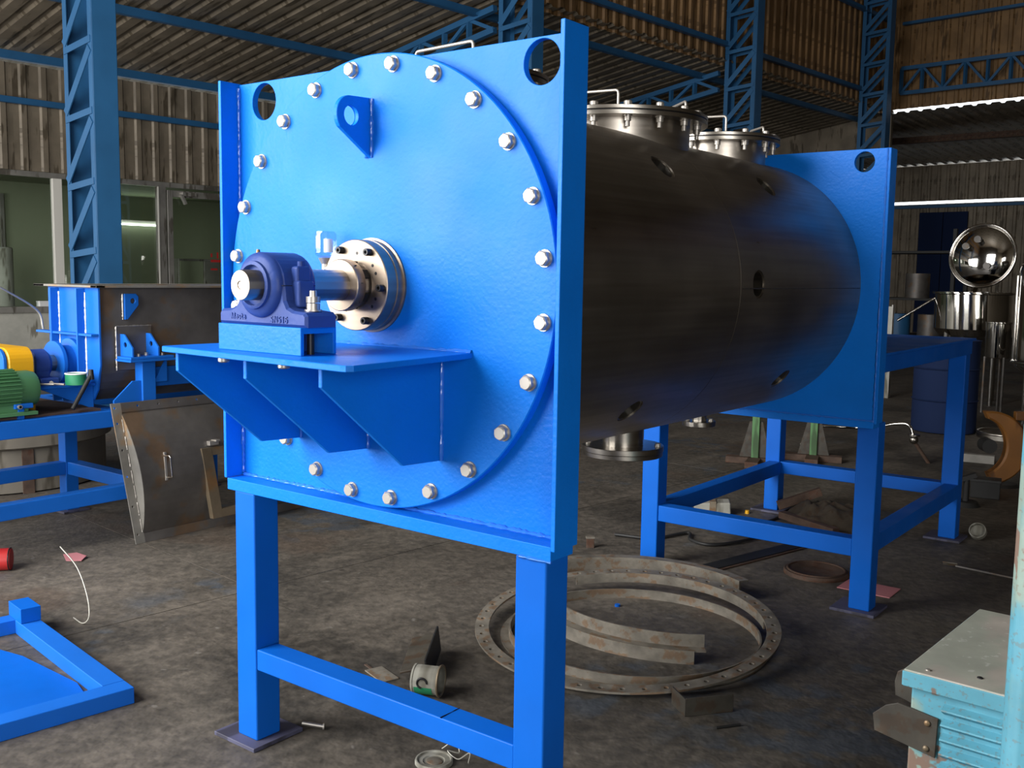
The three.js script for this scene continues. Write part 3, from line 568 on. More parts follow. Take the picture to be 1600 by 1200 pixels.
      for (const [ax, az, bx, bz, hh] of handles) { const y = H + 0.011; obj('lid_handle', bentPipe([V(ax, y, az), V(ax, y + hh, az), V(bx, y + hh, bz), V(bx, y, bz)], 0.0048, 0.012, 8), M.zinc, lid); }
    }
    nozzle(-1.1512, 0.252, 0.312, 0.2806, 1.962, 16, 1.289, -1, [[0.09, -0.985, -0.11, -0.955, 0.066], [0.235, -1.18, 0.09, -1.31, 0.044]]);
    nozzle(-1.965, 0.182, 0.238, 0.209, 1.985, 12, 1.70, -1, [[0.085, -1.80, -0.04, -1.77, 0.066], [0.165, -1.975, 0.07, -2.06, 0.04]]);
    // third, near the front plate: only its handle shows above the plate
    nozzle(-0.37, 0.16, 0.215, 0.188, 1.975, 12, 0.2, -1, [[0.08, -0.25, -0.145, -0.265, 0.072]]);
    // ---- outlets below
    function outlet(zc, rp, rf, y, blind) {
      const L = p => lathe(p, 64).translate(AX, 0, zc);
      const o = obj('outlet_neck', L([[rp - 0.005, y + 0.002], [rp, y + 0.002], [rp, 0.93], [rp - 0.005, 0.93]]), M.stainlessBright, mx);
      obj('outlet_flange', L([[rp - 0.005, y - 0.018], [rf - 0.001, y - 0.018], [rf, y - 0.017], [rf, y + 0.001], [rf - 0.001, y + 0.002], [rp - 0.005, y + 0.002]]), M.stainlessBright, o);
      if (blind) obj('blind_flange', L([[0, y - 0.036], [rf - 0.005, y - 0.036], [rf - 0.003, y - 0.034], [rf - 0.003, y - 0.0195], [0, y - 0.0195]]), M.stainlessBright, o);
      const hd = ready(hexBolt(0.011, 0.01));
      for (const a of [-0.35, 2.8]) at(obj('flange_bolt', hd, M.zinc, o), AX + (rf - 0.02) * Math.cos(a), y + 0.002, zc + (rf - 0.02) * Math.sin(a));
    }
    outlet(-1.25, 0.074, 0.150, 0.812, true); outlet(-1.86, 0.03, 0.068, 0.835, false);
  }
  // ---- rear end plate
  {
    const y0 = 0.8537, y1 = 1.9543, z = -2.2217;
    const rp = obj('rear_end_plate', extrude([[-0.6, y0], [0.59, y0], [0.59, y1], [-0.6, y1]], 0.02, 0.001, [[0.495, 1.904, 0.041], [-0.495, 1.904, 0.041]]).translate(0, 0, z - 0.02), M.blue, mx);
    for (const x of [0.588, -0.612]) obj('side_bar', box(x, x + 0.012, y0 - 0.01, y1, z - 0.075, z + 0.003), M.blue, rp);
    obj('bottom_bar', box(-0.6, 0.588, y0 - 0.03, y0, z - 0.075, z + 0.003), M.blue, rp);
    obj('weld_bead', weld(V(0.586, y0, z + 0.001), V(0.586, y1, z + 0.001), 0.004), M.weldBlue, rp);
    obj('weld_bead', weld(V(-0.59, y0 + 0.002, z + 0.001), V(0.586, y0 + 0.002, z + 0.001), 0.004), M.weldBlue, rp);
  }
  // ---- legs and rails
  function leg(x0, x1, z0, z1, top) { const l = obj('leg', box(x0, x1, 0.012, top, z0, z1, 0.006), M.blueDimmed, mx); obj('foot_plate', box(x0 - 0.068, x1 + 0.033, 0, 0.013, z0 - 0.06, z1 + 0.038), M.basePlate, l); return l; }
  leg(-0.575, -0.484, -0.031, 0.060, 0.776); leg(0.484, 0.575, -0.031, 0.060, 0.776);
  obj('stretcher', box(-0.485, 0.485, 0.235, 0.300, -0.020, 0.056, 0.004), M.blueDimmed, mx);
  obj('weld_bead', weld(V(0.25, 0.301, 0.056), V(0.25, 0.301, -0.02), 0.0012), M.blackOxide, mx);
  const zf1 = -2.35, zb1 = -3.895;
  leg(-0.56, -0.469, zf1 - 0.091, zf1, 0.83); leg(0.48, 0.571, zf1 - 0.091, zf1, 0.83);
  leg(-0.58, -0.489, zb1 - 0.091, zb1, 1.045); leg(0.45, 0.541, zb1 - 0.091, zb1, 1.045);
  const rail = (x0, x1, z0, z1, y0, y1) => obj('rail', box(x0, x1, y0, y1, z0, z1, 0.004), M.blueDimmed, mx);
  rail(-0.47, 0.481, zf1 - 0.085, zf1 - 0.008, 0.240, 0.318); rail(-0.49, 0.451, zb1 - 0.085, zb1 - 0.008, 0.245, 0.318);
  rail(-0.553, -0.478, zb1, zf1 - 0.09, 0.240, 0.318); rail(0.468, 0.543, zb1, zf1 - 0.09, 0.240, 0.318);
  // ---- drive platform behind the rear plate
  const pf = obj('drive_platform', box(-0.57, 0.565, 1.112, 1.124, -3.99, -2.30), M.blueDimmed, mx);
  obj('platform_beam', box(0.47, 0.548, 1.036, 1.112, -3.985, -2.30, 0.004), M.blueDimmed, pf); obj('platform_beam', box(-0.565, -0.487, 1.036, 1.112, -3.985, -2.30, 0.004), M.blueDimmed, pf);
  obj('platform_beam', box(-0.487, 0.47, 1.036, 1.112, -3.985, -3.91, 0.004), M.blueDimmed, pf);
}
// ---------------------------------------------------------------- left: the trough mixer with its drive
{
  const t = thing('trough_mixer', 'unfinished trough mixer with blue end plate and bare steel side, drive at its left end', 'machine');
  const X1 = -2.945, X0 = -3.43, Z1 = -0.90, Z0 = -2.12, YT = 1.335;
  // trough: U section, bare steel, open at the top
  const U = r => { const p = [[-r, YT]]; for (let i = 0; i <= 16; i++) { const a = Math.PI + i / 16 * Math.PI; p.push([r * Math.cos(a), 0.985 + (r + 0.02) * Math.sin(a)]); } p.push([r, YT]); return p; };
  const rO = (X1 - X0) / 2, xc = (X1 + X0) / 2;
  obj('trough_body', extrude([...U(rO), ...U(rO - 0.008).reverse()], Z1 - Z0, 0).translate(xc, 0, Z0), M.mill, t);
  const fl = (x0, x1, z0, z1) => box(x0, x1, YT - 0.004, YT + 0.008, z0, z1, 0.002);
  obj('rim_flange', [fl(X1 - 0.01, X1 + 0.045, Z0, Z1 + 0.04), fl(X0 - 0.1, X0 + 0.01, Z0, Z1 + 0.04), fl(X0 - 0.1, X1 + 0.045, Z1 - 0.01, Z1 + 0.04), fl(X0 - 0.1, X1 + 0.045, Z0 - 0.04, Z0)], M.millPale, t);
  const ep = obj('end_plate', extrude([[X0, YT], [X0, 0.93], [X0 + 0.06, 0.78], [X0 + 0.14, 0.70], [X1 - 0.1, 0.70], [X1 - 0.02, 0.80], [X1 + 0.012, 0.93], [X1 + 0.012, YT]], 0.012).translate(0, 0, Z1), M.blueTrough, t);
  for (const x of [-3.33, -3.07]) { obj('stiffener', box(x, x + 0.012, 0.72, YT - 0.01, Z1 + 0.012, Z1 + 0.06), M.blueTrough, ep); obj('weld_bead', weld(V(x + 0.014, 0.74, Z1 + 0.014), V(x + 0.014, YT - 0.03, Z1 + 0.014), 0.004), M.whitePlastic, ep); }  // white in the bead colour stands in for glints along the weld
  obj('stiffener', box(X0 - 0.06, X1 + 0.01, 1.082, 1.094, Z1 + 0.012, Z1 + 0.055), M.blueTrough, ep);
  obj('rear_plate', extrude([[X0, YT], [X0, 0.93], [X0 + 0.14, 0.70], [X1 - 0.1, 0.70], [X1, 0.93], [X1, YT]], 0.012).translate(0, 0, Z0 - 0.012), M.blueTrough, t);
  // lifting lug and support bracket on the side
  obj('side_lug', [extrude([[-1.035, 1.30], [-1.035, 1.165], [-1.05, 1.165], [-1.115, 1.24], [-1.115, 1.285], [-1.1, 1.30]].map(([z, y]) => [-z, y]), 0.012, 0.0015, [[1.083, 1.262, 0.014]]).rotateY(Math.PI / 2).translate(X1 + 0.004, 0, 0)].map(g => g), M.blueTrough, t);
  obj('lug_weld', weld(V(X1 + 0.003, 1.165, -1.03), V(X1 + 0.003, 1.30, -1.03), 0.004), M.zinc, t);
  const pad = obj('support_pad', box(X1, X1 + 0.012, 0.90, 1.13, -1.19, -0.985), M.mill, t);
  obj('pad_weld', [weld(V(X1 + 0.01, 0.9, -0.984), V(X1 + 0.01, 1.13, -0.984), 0.004), weld(V(X1 + 0.01, 1.131, -1.19), V(X1 + 0.01, 1.131, -0.985), 0.003)], M.zinc, pad);
  for (const z of [-1.015, -1.165]) obj('bracket_cheek', extrude([[0, 0.975], [0.11, 0.975], [0.11, 1.02], [0.035, 1.09], [0, 1.09]], 0.01, 0.001, [[0.045, 1.035, 0.014]]).translate(X1 + 0.012, 0, z), M.blueTrough, pad);
  obj('bracket_base', box(X1 + 0.01, X1 + 0.14, 0.962, 0.975, -1.24, -0.985), M.blueTrough, pad);
  obj('bracket_base', box(X1 + 0.0, X1 + 0.145, 0.949, 0.961, -1.25, -0.98), M.blueTrough, t);
  for (const [x, z] of [[0.09, -1.06], [0.09, -1.2], [0.05, -1.13]]) at(obj('bracket_bolt', ready(hexBolt(0.011, 0.012)), M.zinc, t), X1 + x, 0.975, z);
  // frame
  const XN = -2.87, XF = -3.70, rail = (n, x0, x1, y0, y1, z0, z1) => obj(n, box(x0, x1, y0, y1, z0, z1, 0.004), M.blueTrough, t);
  rail('top_rail', XN - 0.075, XN, 0.615, 0.70, -1.55, 0.25); rail('top_rail', XF - 0.075, XF, 0.615, 0.70, -2.1, 0.25);
  rail('top_rail', XF, XN - 0.075, 0.615, 0.70, -1.0, -0.92); rail('top_rail', XF, XN - 0.075, 0.615, 0.70, 0.17, 0.25);
  rail('low_rail', XN - 0.075, XN, 0.225, 0.30, -1.55, 0.25); rail('low_rail', XF - 0.075, XF, 0.225, 0.30, -1.1, 0.25); rail('low_rail', XF, XN - 0.075, 0.225, 0.30, -1.19, -1.11);
  for (const [x, z, top] of [[XN, -1.475, 0.7], [XF, -1.10, 0.62], [XF, -2.03, 0.7], [XN, 0.25, 0.62], [XF, 0.25, 0.62]]) { const l = rail('leg', x - 0.077, x + 0.001, 0.01, top, z - 0.077, z); obj('foot_plate', box(x - 0.12, x + 0.04, 0, 0.012, z - 0.12, z + 0.04), M.basePlate, l); }
  rail('post', X1 + 0.012, X1 + 0.082, 0.70, 0.949, -1.165, -1.085); rail('side_beam', X1 - 0.08, X1 + 0.02, 0.80, 0.905, -2.1, -1.165);
  obj('post_gusset', extrude([[0, 0.70], [0.16, 0.70], [0.16, 0.845], [0.11, 0.845], [0, 0.75]], 0.01).rotateY(Math.PI / 2).translate(X1 + 0.06, 0, -0.925), M.blueTrough, t);
  obj('brace_gusset', extrude([[0, 0.83], [0.08, 0.96], [0.08, 0.83]], 0.012).rotateY(Math.PI / 2).translate(X1 + 0.06, 0, -1.16), M.blueTrough, t);
  // shaft end: gland, bearing, coupling
  const ZX = -3.20, ZY = 0.935, L = (p, m, n) => obj(n, lathe(p, 40).rotateX(Math.PI / 2).translate(ZX, ZY, 0), m, t);
  L([[0, -0.89], [0.125, -0.89], [0.125, -0.866], [0.09, -0.862], [0.09, -0.80], [0, -0.80]], M.blueTrough, 'gland_housing'); L([[0, -0.80], [0.115, -0.80], [0.115, -0.782], [0, -0.782]], M.blueTrough, 'gland_flange'); L([[0, -0.79], [0.042, -0.79], [0.042, -0.48], [0, -0.48]], M.shaftSteel, 'drive_shaft');
  obj('bearing_block', [lathe([[0, -0.735], [0.06, -0.735], [0.078, -0.715], [0.078, -0.645], [0.06, -0.625], [0, -0.625]], 36).rotateX(Math.PI / 2).translate(ZX + 0.02, ZY, 0), box(ZX - 0.12, ZX + 0.16, 0.84, 0.875, -0.73, -0.63, 0.008), box(ZX - 0.05, ZX + 0.09, 0.86, 0.93, -0.72, -0.64, 0.01)], M.castBlue, t);
  obj('bearing_table', [box(-3.42, -2.98, 0.825, 0.838, -0.888, -0.585), extrude([[0, 0.825], [0.28, 0.825], [0, 0.70]], 0.012).rotateY(-Math.PI / 2).translate(-3.0, 0, -0.886)], M.blueTrough, t);
  // belt guard and motor
  const gp = []; for (const [cx, cy, a0] of [[-3.10, 0.965, 0], [-3.38, 0.965, Math.PI / 2]]) for (let i = 0; i <= 6; i++) { const a = a0 + i / 6 * Math.PI / 2; gp.push([cx + 0.07 * Math.cos(a), cy + 0.07 * Math.sin(a)]); } gp.push([-3.45, 0.713], [-3.03, 0.713]);
  const guard = obj('belt_guard', extrude(gp, 0.135, 0.01).translate(0, 0, -0.60), M.yellow, t);
  obj('guard_back', extrude(gp.map(([x, y]) => [x, y]), 0.02, 0.004).translate(0, 0, -0.462), M.blueTrough, guard);
  const mz0 = -0.57, mot = obj('motor', [lathe([[0, mz0], [0.055, mz0], [0.082, mz0 + 0.012], [0.09, mz0 + 0.04], [0.09, mz0 + 0.36], [0.085, mz0 + 0.40], [0, mz0 + 0.41]], 40).rotateX(Math.PI / 2).translate(-2.985, 0.838, 0), box(-3.07, -2.91, 0.735, 0.775, -0.50, -0.22, 0.004)], M.motorGreen, t);
  for (let i = 0; i < 15; i++) { const a = (-70 + i * 11) * Math.PI / 180; obj('cooling_fin', place(box(0.085, 0.104, -0.002, 0.002, -0.13, 0.13, 0.001), { rz: a, x: -2.985, y: 0.838, z: -0.33 }), M.motorGreen, mot); }
  obj('motor_foot', box(-3.09, -2.88, 0.72, 0.737, -0.53, -0.2), M.motorGreen, mot);
  obj('adjusting_post', [box(-2.935, -2.905, 0.70, 0.765, -0.475, -0.445), box(-2.945, -2.895, 0.752, 0.776, -0.515, -0.425, 0.003)], M.blueTrough, t); obj('adjusting_bolt', [rod(V(-2.93, 0.764, -0.44), V(-2.87, 0.764, -0.44), 0.006), cyl(0.011, 0.011, 0.01, 6, { rz: Math.PI / 2, x: -2.875, y: 0.764, z: -0.44 })], M.zinc, t);
  obj('motor_plate', box(-3.62, -2.92, 0.70, 0.712, -0.88, 0.2), M.rustDark, t);
}
{ // loose things on and round the trough mixer
  const tin = thing('paint_tin', 'open green paint tin on the trough mixer bearing table', 'tin', [-2.985, 0.8385, -0.785]);
  obj('can', [lathe([[0, 0.002], [0.052, 0], [0.052, 0.055], [0.049, 0.055], [0.049, 0.045], [0, 0.045]], 28)], M.tinGreen, tin); obj('rim', [new THREE.TorusGeometry(0.051, 0.004, 6, 28).rotateX(Math.PI / 2).translate(0, 0.056, 0)], M.whitePlastic, tin);
  const rb = thing('pry_bar', 'black bar leaning from the bearing table to the rail', 'bar');
  obj('bar', rod(V(-2.90, 0.725, -0.715), V(-2.925, 0.885, -0.83), 0.011), M.black, rb); obj('tip', cyl(0.016, 0.012, 0.05, 10, { x: -2.926, y: 0.89, z: -0.833 }), M.black, rb);
  const b1 = ready([rod(V(0, 0, 0), V(0.06, 0, -0.055), 0.006), cyl(0.011, 0.011, 0.01, 6, { rz: Math.PI / 2, ry: 0.7, x: 0, y: 0.004, z: 0 })]);
  const bo = obj('loose_bolt', b1, M.zinc, null); tag(at(bo, -3.02, 0.85, -0.60), 'loose bolt on the blue bearing table, nearer the yellow guard', 'bolt'); const bo2 = obj('loose_bolt', b1, M.zinc, null); tag(at(bo2, -2.995, 0.85, -0.66, 0, -0.4, 0), 'loose bolt on the blue bearing table, nearer the green tin', 'bolt');
  tag(obj('bent_wire', pipe([V(-3.46, 1.10, -0.87), V(-3.44, 1.2, -0.83), V(-3.35, 1.31, -0.62), V(-3.3, 1.385, -0.45), V(-3.2, 1.42, -0.3), V(-3.1, 1.44, -0.1)], 0.006, 40, 6), M.wire), 'grey wire arching up from the blue trough end plate', 'wire');
  // drum ring and sacks behind the frame
  const ring = thing('drum_ring', 'big rusty dusty drum standing behind the trough mixer frame', 'drum', [-5.0, 0, -1.35]);
  obj('shell', [lathe([[0.62, 0], [0.66, 0.01], [0.66, 0.28], [0.70, 0.30], [0.70, 0.42], [0.66, 0.44], [0.60, 0.44], [0.60, 0.05], [0.62, 0]], 56)], M.dusty, ring); obj('fill', cyl(0.6, 0.6, 0.38, 48, { y: 0.2 }), M.rustDark, ring);
  for (const a of [0.35, 0.47, 1.0]) obj('strap', place(box(-0.035, 0.035, 0.0, 0.29, 0.655, 0.668), { ry: a + 0.35 }), M.rustDark, ring);
  const sack = thing('white_sack', 'white plastic sack lying on the rusty drum', 'sack', [-4.55, 0.445, -1.28]); obj('sack', new THREE.SphereGeometry(0.12, 20, 12).scale(1.2, 0.62, 0.9).translate(0, 0.062, 0), M.whitePlastic, sack); obj('tie', cyl(0.02, 0.035, 0.05, 10, { rz: 1.2, x: 0.14, y: 0.07 }), M.tinGreen, sack);
  const cb = thing('cardboard_box', 'tan cardboard flap lying on the rusty drum', 'cardboard', [-4.62, 0.445, -0.92], 0.5); obj('flap', place(box(-0.14, 0.14, 0, 0.012, -0.12, 0.12), { rz: 0.12, y: 0.03 }), M.wood, cb); obj('side', box(-0.14, 0.14, 0, 0.05, -0.12, -0.108), M.pink, cb);
}
{ // curved trough cover leaning on the frame
  const c = thing('trough_cover', 'curved stainless trough cover with square hatch opening leaning on the trough frame', 'cover');
  c.position.set(-2.775, 0, -0.965); c.rotation.set(0, 0, 0.07);
  const H = 0.745, L = 1.12, sh = -0.0;                          // own axes: x out of the face, y up, z backwards (negative)
  const slope = y => 0.092 * (y / H);                             // the left edge leans: top is nearer the front
  const plate = (z0, z1, y0, y1, t0, t1) => box(t0, t1, y0, y1, z1, z0, 0.001);
  const arc = []; const N = 18, sag = 0.085;
  for (let i = 0; i <= N; i++) { const y = 0.05 + (H - 0.1) * i / N, u = (2 * i / N - 1); arc.push([sag * (1 - u * u), y]); }
  const shear = g => { const p = g.attributes.position; for (let i = 0; i < p.count; i++) p.setZ(i, p.getZ(i) + slope(p.getY(i))); g.computeVertexNormals(); return g; };
  // curved face with a hole: built from strips either side of the hatch
  const hz0 = -0.46, hz1 = -0.83, hy0 = 0.10, hy1 = 0.42;
  const strip = (z0, z1, y0, y1) => {
    const s = []; for (const [x, y] of arc) if (y >= y0 - 1e-6 && y <= y1 + 1e-6) s.push([x, y]);
    const f = y => { const u = 2 * (y - 0.05) / (H - 0.1) - 1; return sag * (1 - u * u); };
    if (!s.length || s[0][1] > y0) s.unshift([f(y0), y0]); if (s[s.length - 1][1] < y1) s.push([f(y1), y1]);
    return extrude([...s, ...s.slice().reverse().map(([x, y]) => [x - 0.003, y])], z0 - z1, 0).translate(0, 0, z1);
  };
  obj('curved_sheet', [strip(-0.055, hz0, 0.05, H - 0.05), strip(hz1, -L + 0.05, 0.05, H - 0.05), strip(hz0, hz1, 0.05, hy0), strip(hz0, hz1, hy1, H - 0.05)].map(g => shear(prep(g))), M.mill, c);
  const bar_ = (pts, th, holes) => shear(prep(extrude(pts.map(([z, y]) => [-z, y]), th, 0.0008, holes.map(([z, y]) => [-z, y, 0.006])).rotateY(Math.PI / 2)));
  obj('flange_bar', bar_([[0, 0], [-0.055, 0], [-0.055, H], [0, H]], 0.006, [0.05, 0.2, 0.36, 0.5, 0.64, 0.72].map(y => [-0.02, y])), M.millPale, c);
  obj('flange_bar', bar_([[-0.055, H - 0.05], [-L, H - 0.05], [-L, H], [-0.055, H]], 0.006, [0.15, 0.27, 0.39, 0.51, 0.63, 0.75, 0.87, 0.99].map(z => [-z, H - 0.022])), M.mill, c);
  obj('flange_bar', bar_([[-0.055, 0], [-L, 0], [-L, 0.05], [-0.055, 0.05]], 0.006, []), M.mill, c);
  obj('end_segment', shear(prep(extrude([...arc, [0, H - 0.05], [0, 0.05]], 0.004, 0).translate(0, 0, -0.056))), M.millPale, c);
  obj('end_segment', shear(prep(extrude([...arc, [0, H - 0.05], [0, 0.05]], 0.004, 0).translate(0, 0, -L + 0.05))), M.millPale, c);
  obj('end_weld', [0.1, 0.19, 0.28, 0.36, 0.45, 0.54, 0.63].map(y => weld(V(0.006, y - 0.04, -0.052 + slope(y)), V(0.006, y + 0.03, -0.052 + slope(y + 0.06)), 0.003)), M.zinc, c);
  // hatch frame, handle, clip
  const hx = 0.078; obj('hatch_frame', [[hz0 + 0.03, hz0 - 0.035, hy0 - 0.035, hy1 + 0.04], [hz1 + 0.035, hz1 - 0.03, hy0 - 0.035, hy1 + 0.04], [hz0 - 0.03, hz1 + 0.03, hy1 - 0.005, hy1 + 0.04], [hz0 - 0.03, hz1 + 0.03, hy0 - 0.035, hy0 + 0.012]].map(([z0, z1, y0, y1]) => shear(prep(plate(z0, z1, y0, y1, hx - 0.02, hx + 0.012)))), M.brass, c);
  const hd = obj('handle', bentPipe([V(0.075, 0.335, -0.155), V(0.125, 0.335, -0.16), V(0.125, 0.452, -0.155), V(0.075, 0.452, -0.145)], 0.005, 0.012, 8), M.polished, c); obj('handle_plate', box(0.076, 0.086, 0.32, 0.47, -0.16, -0.145), M.zinc, hd);
  obj('clip', [box(0.07, 0.10, 0.47, 0.495, -0.48, -0.42), box(0.07, 0.115, 0.49, 0.50, -0.48, -0.45)], M.zinc, c);
  const cap = thing('red_ball', 'small red ball lying at the far end of the leaning trough cover', 'ball', [-2.74, 0, -2.16]); obj('ball', new THREE.SphereGeometry(0.022, 20, 14).translate(0, 0.022, 0), M.red, cap); obj('stem', cyl(0.006, 0.006, 0.02, 10, { y: 0.046 }), M.red, cap);
}
// ---------------------------------------------------------------- floor, lower left
{
  const f = thing('blue_base_frame', 'flat blue square tube frame with plate lying on the floor, lower left', 'frame', [-1.035, 0, 0.125], -0.15);
  const tube = (x0, x1, z0, z1) => obj('side_tube', box(x0, x1, 0, 0.056, z0, z1, 0.003), M.blueTrough, f);
  tube(-0.078, 0, 0, 0.72); tube(-0.93, -0.079, 0, 0.075); tube(-1.005, -0.93, 0, 0.72); tube(-0.93, -0.079, 0.645, 0.72);
  obj('floor_plate', extrude([[-0.115, -0.6], [-0.139, -0.37], [-0.158, -0.10], [-0.27, -0.085], [-0.645, -0.14], [-0.88, -0.22], [-0.88, -0.6]], 0.008).rotateX(-Math.PI / 2).translate(0, 0.003, 0), M.blueDimmed, f);
  obj('upright_plate', box(-1.0, -0.86, 0.057, 0.115, 0.0, 0.075), M.blueDimmed, f);
  tag(obj('loose_wire', pipe([V(-2.0, 0.30, -0.15), V(-1.93, 0.22, -0.18), V(-1.86, 0.12, -0.18), V(-1.83, 0.04, -0.17), V(-1.86, 0.006, -0.16), V(-1.95, 0.006, -0.17)], 0.0028, 40, 6), M.wire), 'thin pale wire looping down beside the blue base frame', 'wire');
  const can = thing('red_can', 'red can lying on its side at the left edge of the floor', 'can', [-2.86, 0, -0.29], 0.9);
  obj('body', [lathe([[0, 0], [0.05, 0.003], [0.052, 0.01], [0.052, 0.14], [0.045, 0.15], [0, 0.152]], 28).rotateZ(Math.PI / 2).translate(0.07, 0.052, 0)], M.red, can); obj('rim', new THREE.TorusGeometry(0.052, 0.003, 6, 28).rotateY(Math.PI / 2).translate(0.062, 0.052, 0), M.blackOxide, can);
  tag(obj('leaf_scrap', place(extrude([[0, 0], [0.1, -0.04], [0.17, 0.0], [0.13, 0.05], [0.04, 0.05]], 0.003, 0.0005), { rx: -1.45, x: -2.86, y: 0.004, z: -0.62 }), M.pink), 'reddish scrap lying on the floor below the trough frame', 'scrap');
}
// ---------------------------------------------------------------- under the mixer
{
  const tin = thing('paint_tin', 'paint spattered tin lying on its side behind the front stretcher', 'tin', [-0.335, 0.052, -0.545]); tin.rotation.set(0, 0.42, 0);
  const body = obj('can', [lathe([[0, 0], [0.05, 0.0], [0.05, 0.006], [0.048, 0.008], [0.048, 0.085], [0.052, 0.088], [0.052, 0.095], [0.046, 0.095], [0.046, 0.01], [0, 0.008]], 36).rotateZ(-Math.PI / 2).translate(-0.05, 0, 0)], M.foam, tin);
  obj('green_band', [lathe([[0.0485, 0.012], [0.0488, 0.012], [0.0488, 0.075], [0.0485, 0.075]], 10, 0.2, 0.9).rotateZ(-Math.PI / 2).translate(-0.05, 0, 0), lathe([[0.0485, 0.012], [0.0488, 0.012], [0.0488, 0.075], [0.0485, 0.075]], 10, 2.4, 0.5).rotateZ(-Math.PI / 2).translate(-0.05, 0, 0)], M.tinGreen, tin);
  obj('rim', new THREE.TorusGeometry(0.051, 0.004, 6, 32).rotateY(Math.PI / 2).translate(0.044, 0, 0), M.brass, tin);
  obj('print_mark', new THREE.TorusGeometry(0.017, 0.004, 6, 20, 4.6).translate(-0.008, 0.005, 0.0475), M.blackOxide, tin);
  const lid = thing('tin_lid', 'paint crusted round tin lid on the floor at the bottom edge', 'lid', [0.0, 0, -0.2]);
  obj('disc', lathe([[0, 0.004], [0.03, 0.004], [0.033, 0.007], [0.048, 0.007], [0.05, 0.012], [0.054, 0.012], [0.056, 0.008], [0.056, 0], [0, 0]], 40), M.foam, lid); obj('crust', new THREE.SphereGeometry(0.028, 16, 8).scale(1, 0.12, 0.8).translate(0.002, 0.0045, 0), M.rusty, lid);
  tag(obj('wire_tangle', [pipe([V(-0.03, 0.006, -0.27), V(0, 0.03, -0.29), V(0.03, 0.008, -0.28), V(0.01, 0.02, -0.25), V(0.05, 0.006, -0.25), V(0.07, 0.02, -0.28), V(0.09, 0.006, -0.25)], 0.002, 60, 5)], M.wire), 'tangle of thin pale wire behind the round tin lid', 'wire');
  const an = thing('angle_offcut', 'rusty angle offcut leaning against the spattered tin', 'offcut', [-0.52, 0, -0.70], 0.55);
  obj('web', [place(box(-0.05, 0.05, -0.004, 0.004, -0.13, 0.13), { rx: 0.12, rz: 0.25, y: 0.055 })], M.darkBracket, an); obj('flange', place(box(-0.004, 0.004, -0.05, 0.05, -0.13, 0.13), { rx: 0.12, rz: 0.1, x: 0.05, y: 0.05 }), M.black, an);
  const st = thing('steel_strip', 'flat dusty strip on the floor left of the spattered tin', 'strip', [-0.57, 0, -0.56], -0.3); obj('strip', box(-0.07, 0.06, 0, 0.005, -0.035, 0.035), M.rusty, st); obj('tab', box(-0.12, -0.07, 0, 0.004, 0.0, 0.012), M.rustDark, st);
  const pin = thing('steel_pin', 'short bright steel pin lying beside the left front foot plate', 'pin'); obj('pin', rod(V(-0.462, 0.022, -0.098), V(-0.41, 0.0105, -0.14), 0.0095), M.shaftSteel, pin); obj('end', rod(V(-0.412, 0.0105, -0.139), V(-0.408, 0.0105, -0.142), 0.0103), M.zinc, pin);
  const blk = thing('small_block', 'small dark upright block on the floor right of the front end plate', 'block', [-0.93, 0, -2.47], 0.7); obj('block', box(-0.02, 0.02, 0, 0.055, -0.012, 0.012), M.rustDark, blk); obj('lip', box(-0.024, 0.024, 0.05, 0.06, -0.014, 0.014), M.rusty, blk);
  // rolled rings
  const r1 = thing('flange_ring', 'large flat rusty flange ring with bolt holes, topmost of the rolled rings', 'ring', [-0.10, 0.056, -1.45]); r1.rotation.set(0.075, 0, 0.0);
  { const s = new THREE.Shape(); s.absarc(0, 0, 0.60, 0, Math.PI * 2); const h = new THREE.Path(); h.absarc(0, 0, 0.545, 0, Math.PI * 2, true); s.holes.push(h); for (let i = 0; i < 48; i++) { const a = i / 48 * Math.PI * 2, q = new THREE.Path(); q.absarc(0.574 * Math.cos(a), 0.574 * Math.sin(a), 0.009, 0, Math.PI * 2, true); s.holes.push(q); } obj('ring', new THREE.ExtrudeGeometry(s, { depth: 0.008, bevelEnabled: false, curveSegments: 48 }).rotateX(-Math.PI / 2), M.rusty, r1); obj('web', arcBar([[0, -0.035], [0.006, -0.035], [0.006, 0.0], [0, 0.0]], 0.545, 2.2, 4.1, 70), M.rusty, r1); }
  const d = Math.PI / 180;
  const a1 = thing('rolled_angle', 'rolled steel angle arc whose cut end sticks out behind the flange ring', 'arc', [-0.22, 0.0, -1.66]); obj('web', arcBar([[0, 0], [0.007, 0], [0.007, 0.095], [0, 0.095]], 0.565, 150 * d, 250 * d), M.rusty, a1); obj('flange', arcBar([[0.007, 0.088], [0.05, 0.088], [0.05, 0.095], [0.007, 0.095]], 0.565, 150 * d, 250 * d), M.rusty, a1);
  const a2 = thing('rolled_angle', 'rolled steel channel arc with cut end inside the flange ring', 'arc', [-0.10, 0.0, -1.90]); obj('web', arcBar([[0, 0.045], [0.007, 0.045], [0.007, 0.10], [0, 0.10]], 0.585, -44 * d, 37 * d), M.rusty, a2); obj('flange', arcBar([[0.007, 0.045], [0.045, 0.045], [0.045, 0.052], [0.007, 0.052]], 0.585, -44 * d, 37 * d), M.rusty, a2); obj('lower_web', arcBar([[0.045, 0.0], [0.052, 0.0], [0.052, 0.052], [0.045, 0.052]], 0.585, -44 * d, 33 * d), M.rusty, a2);
  const r4 = thing('rolled_ring', 'narrow rolled ring lying flat inside the flange ring', 'ring', [-0.075, 0, -1.47]); obj('web', lathe([[0.49, 0], [0.497, 0], [0.497, 0.04], [0.49, 0.04], [0.49, 0]], 80), M.rusty, r4); obj('flange', lathe([[0.497, 0], [0.53, 0], [0.53, 0.006], [0.497, 0.006], [0.497, 0]], 80), M.rusty, r4);
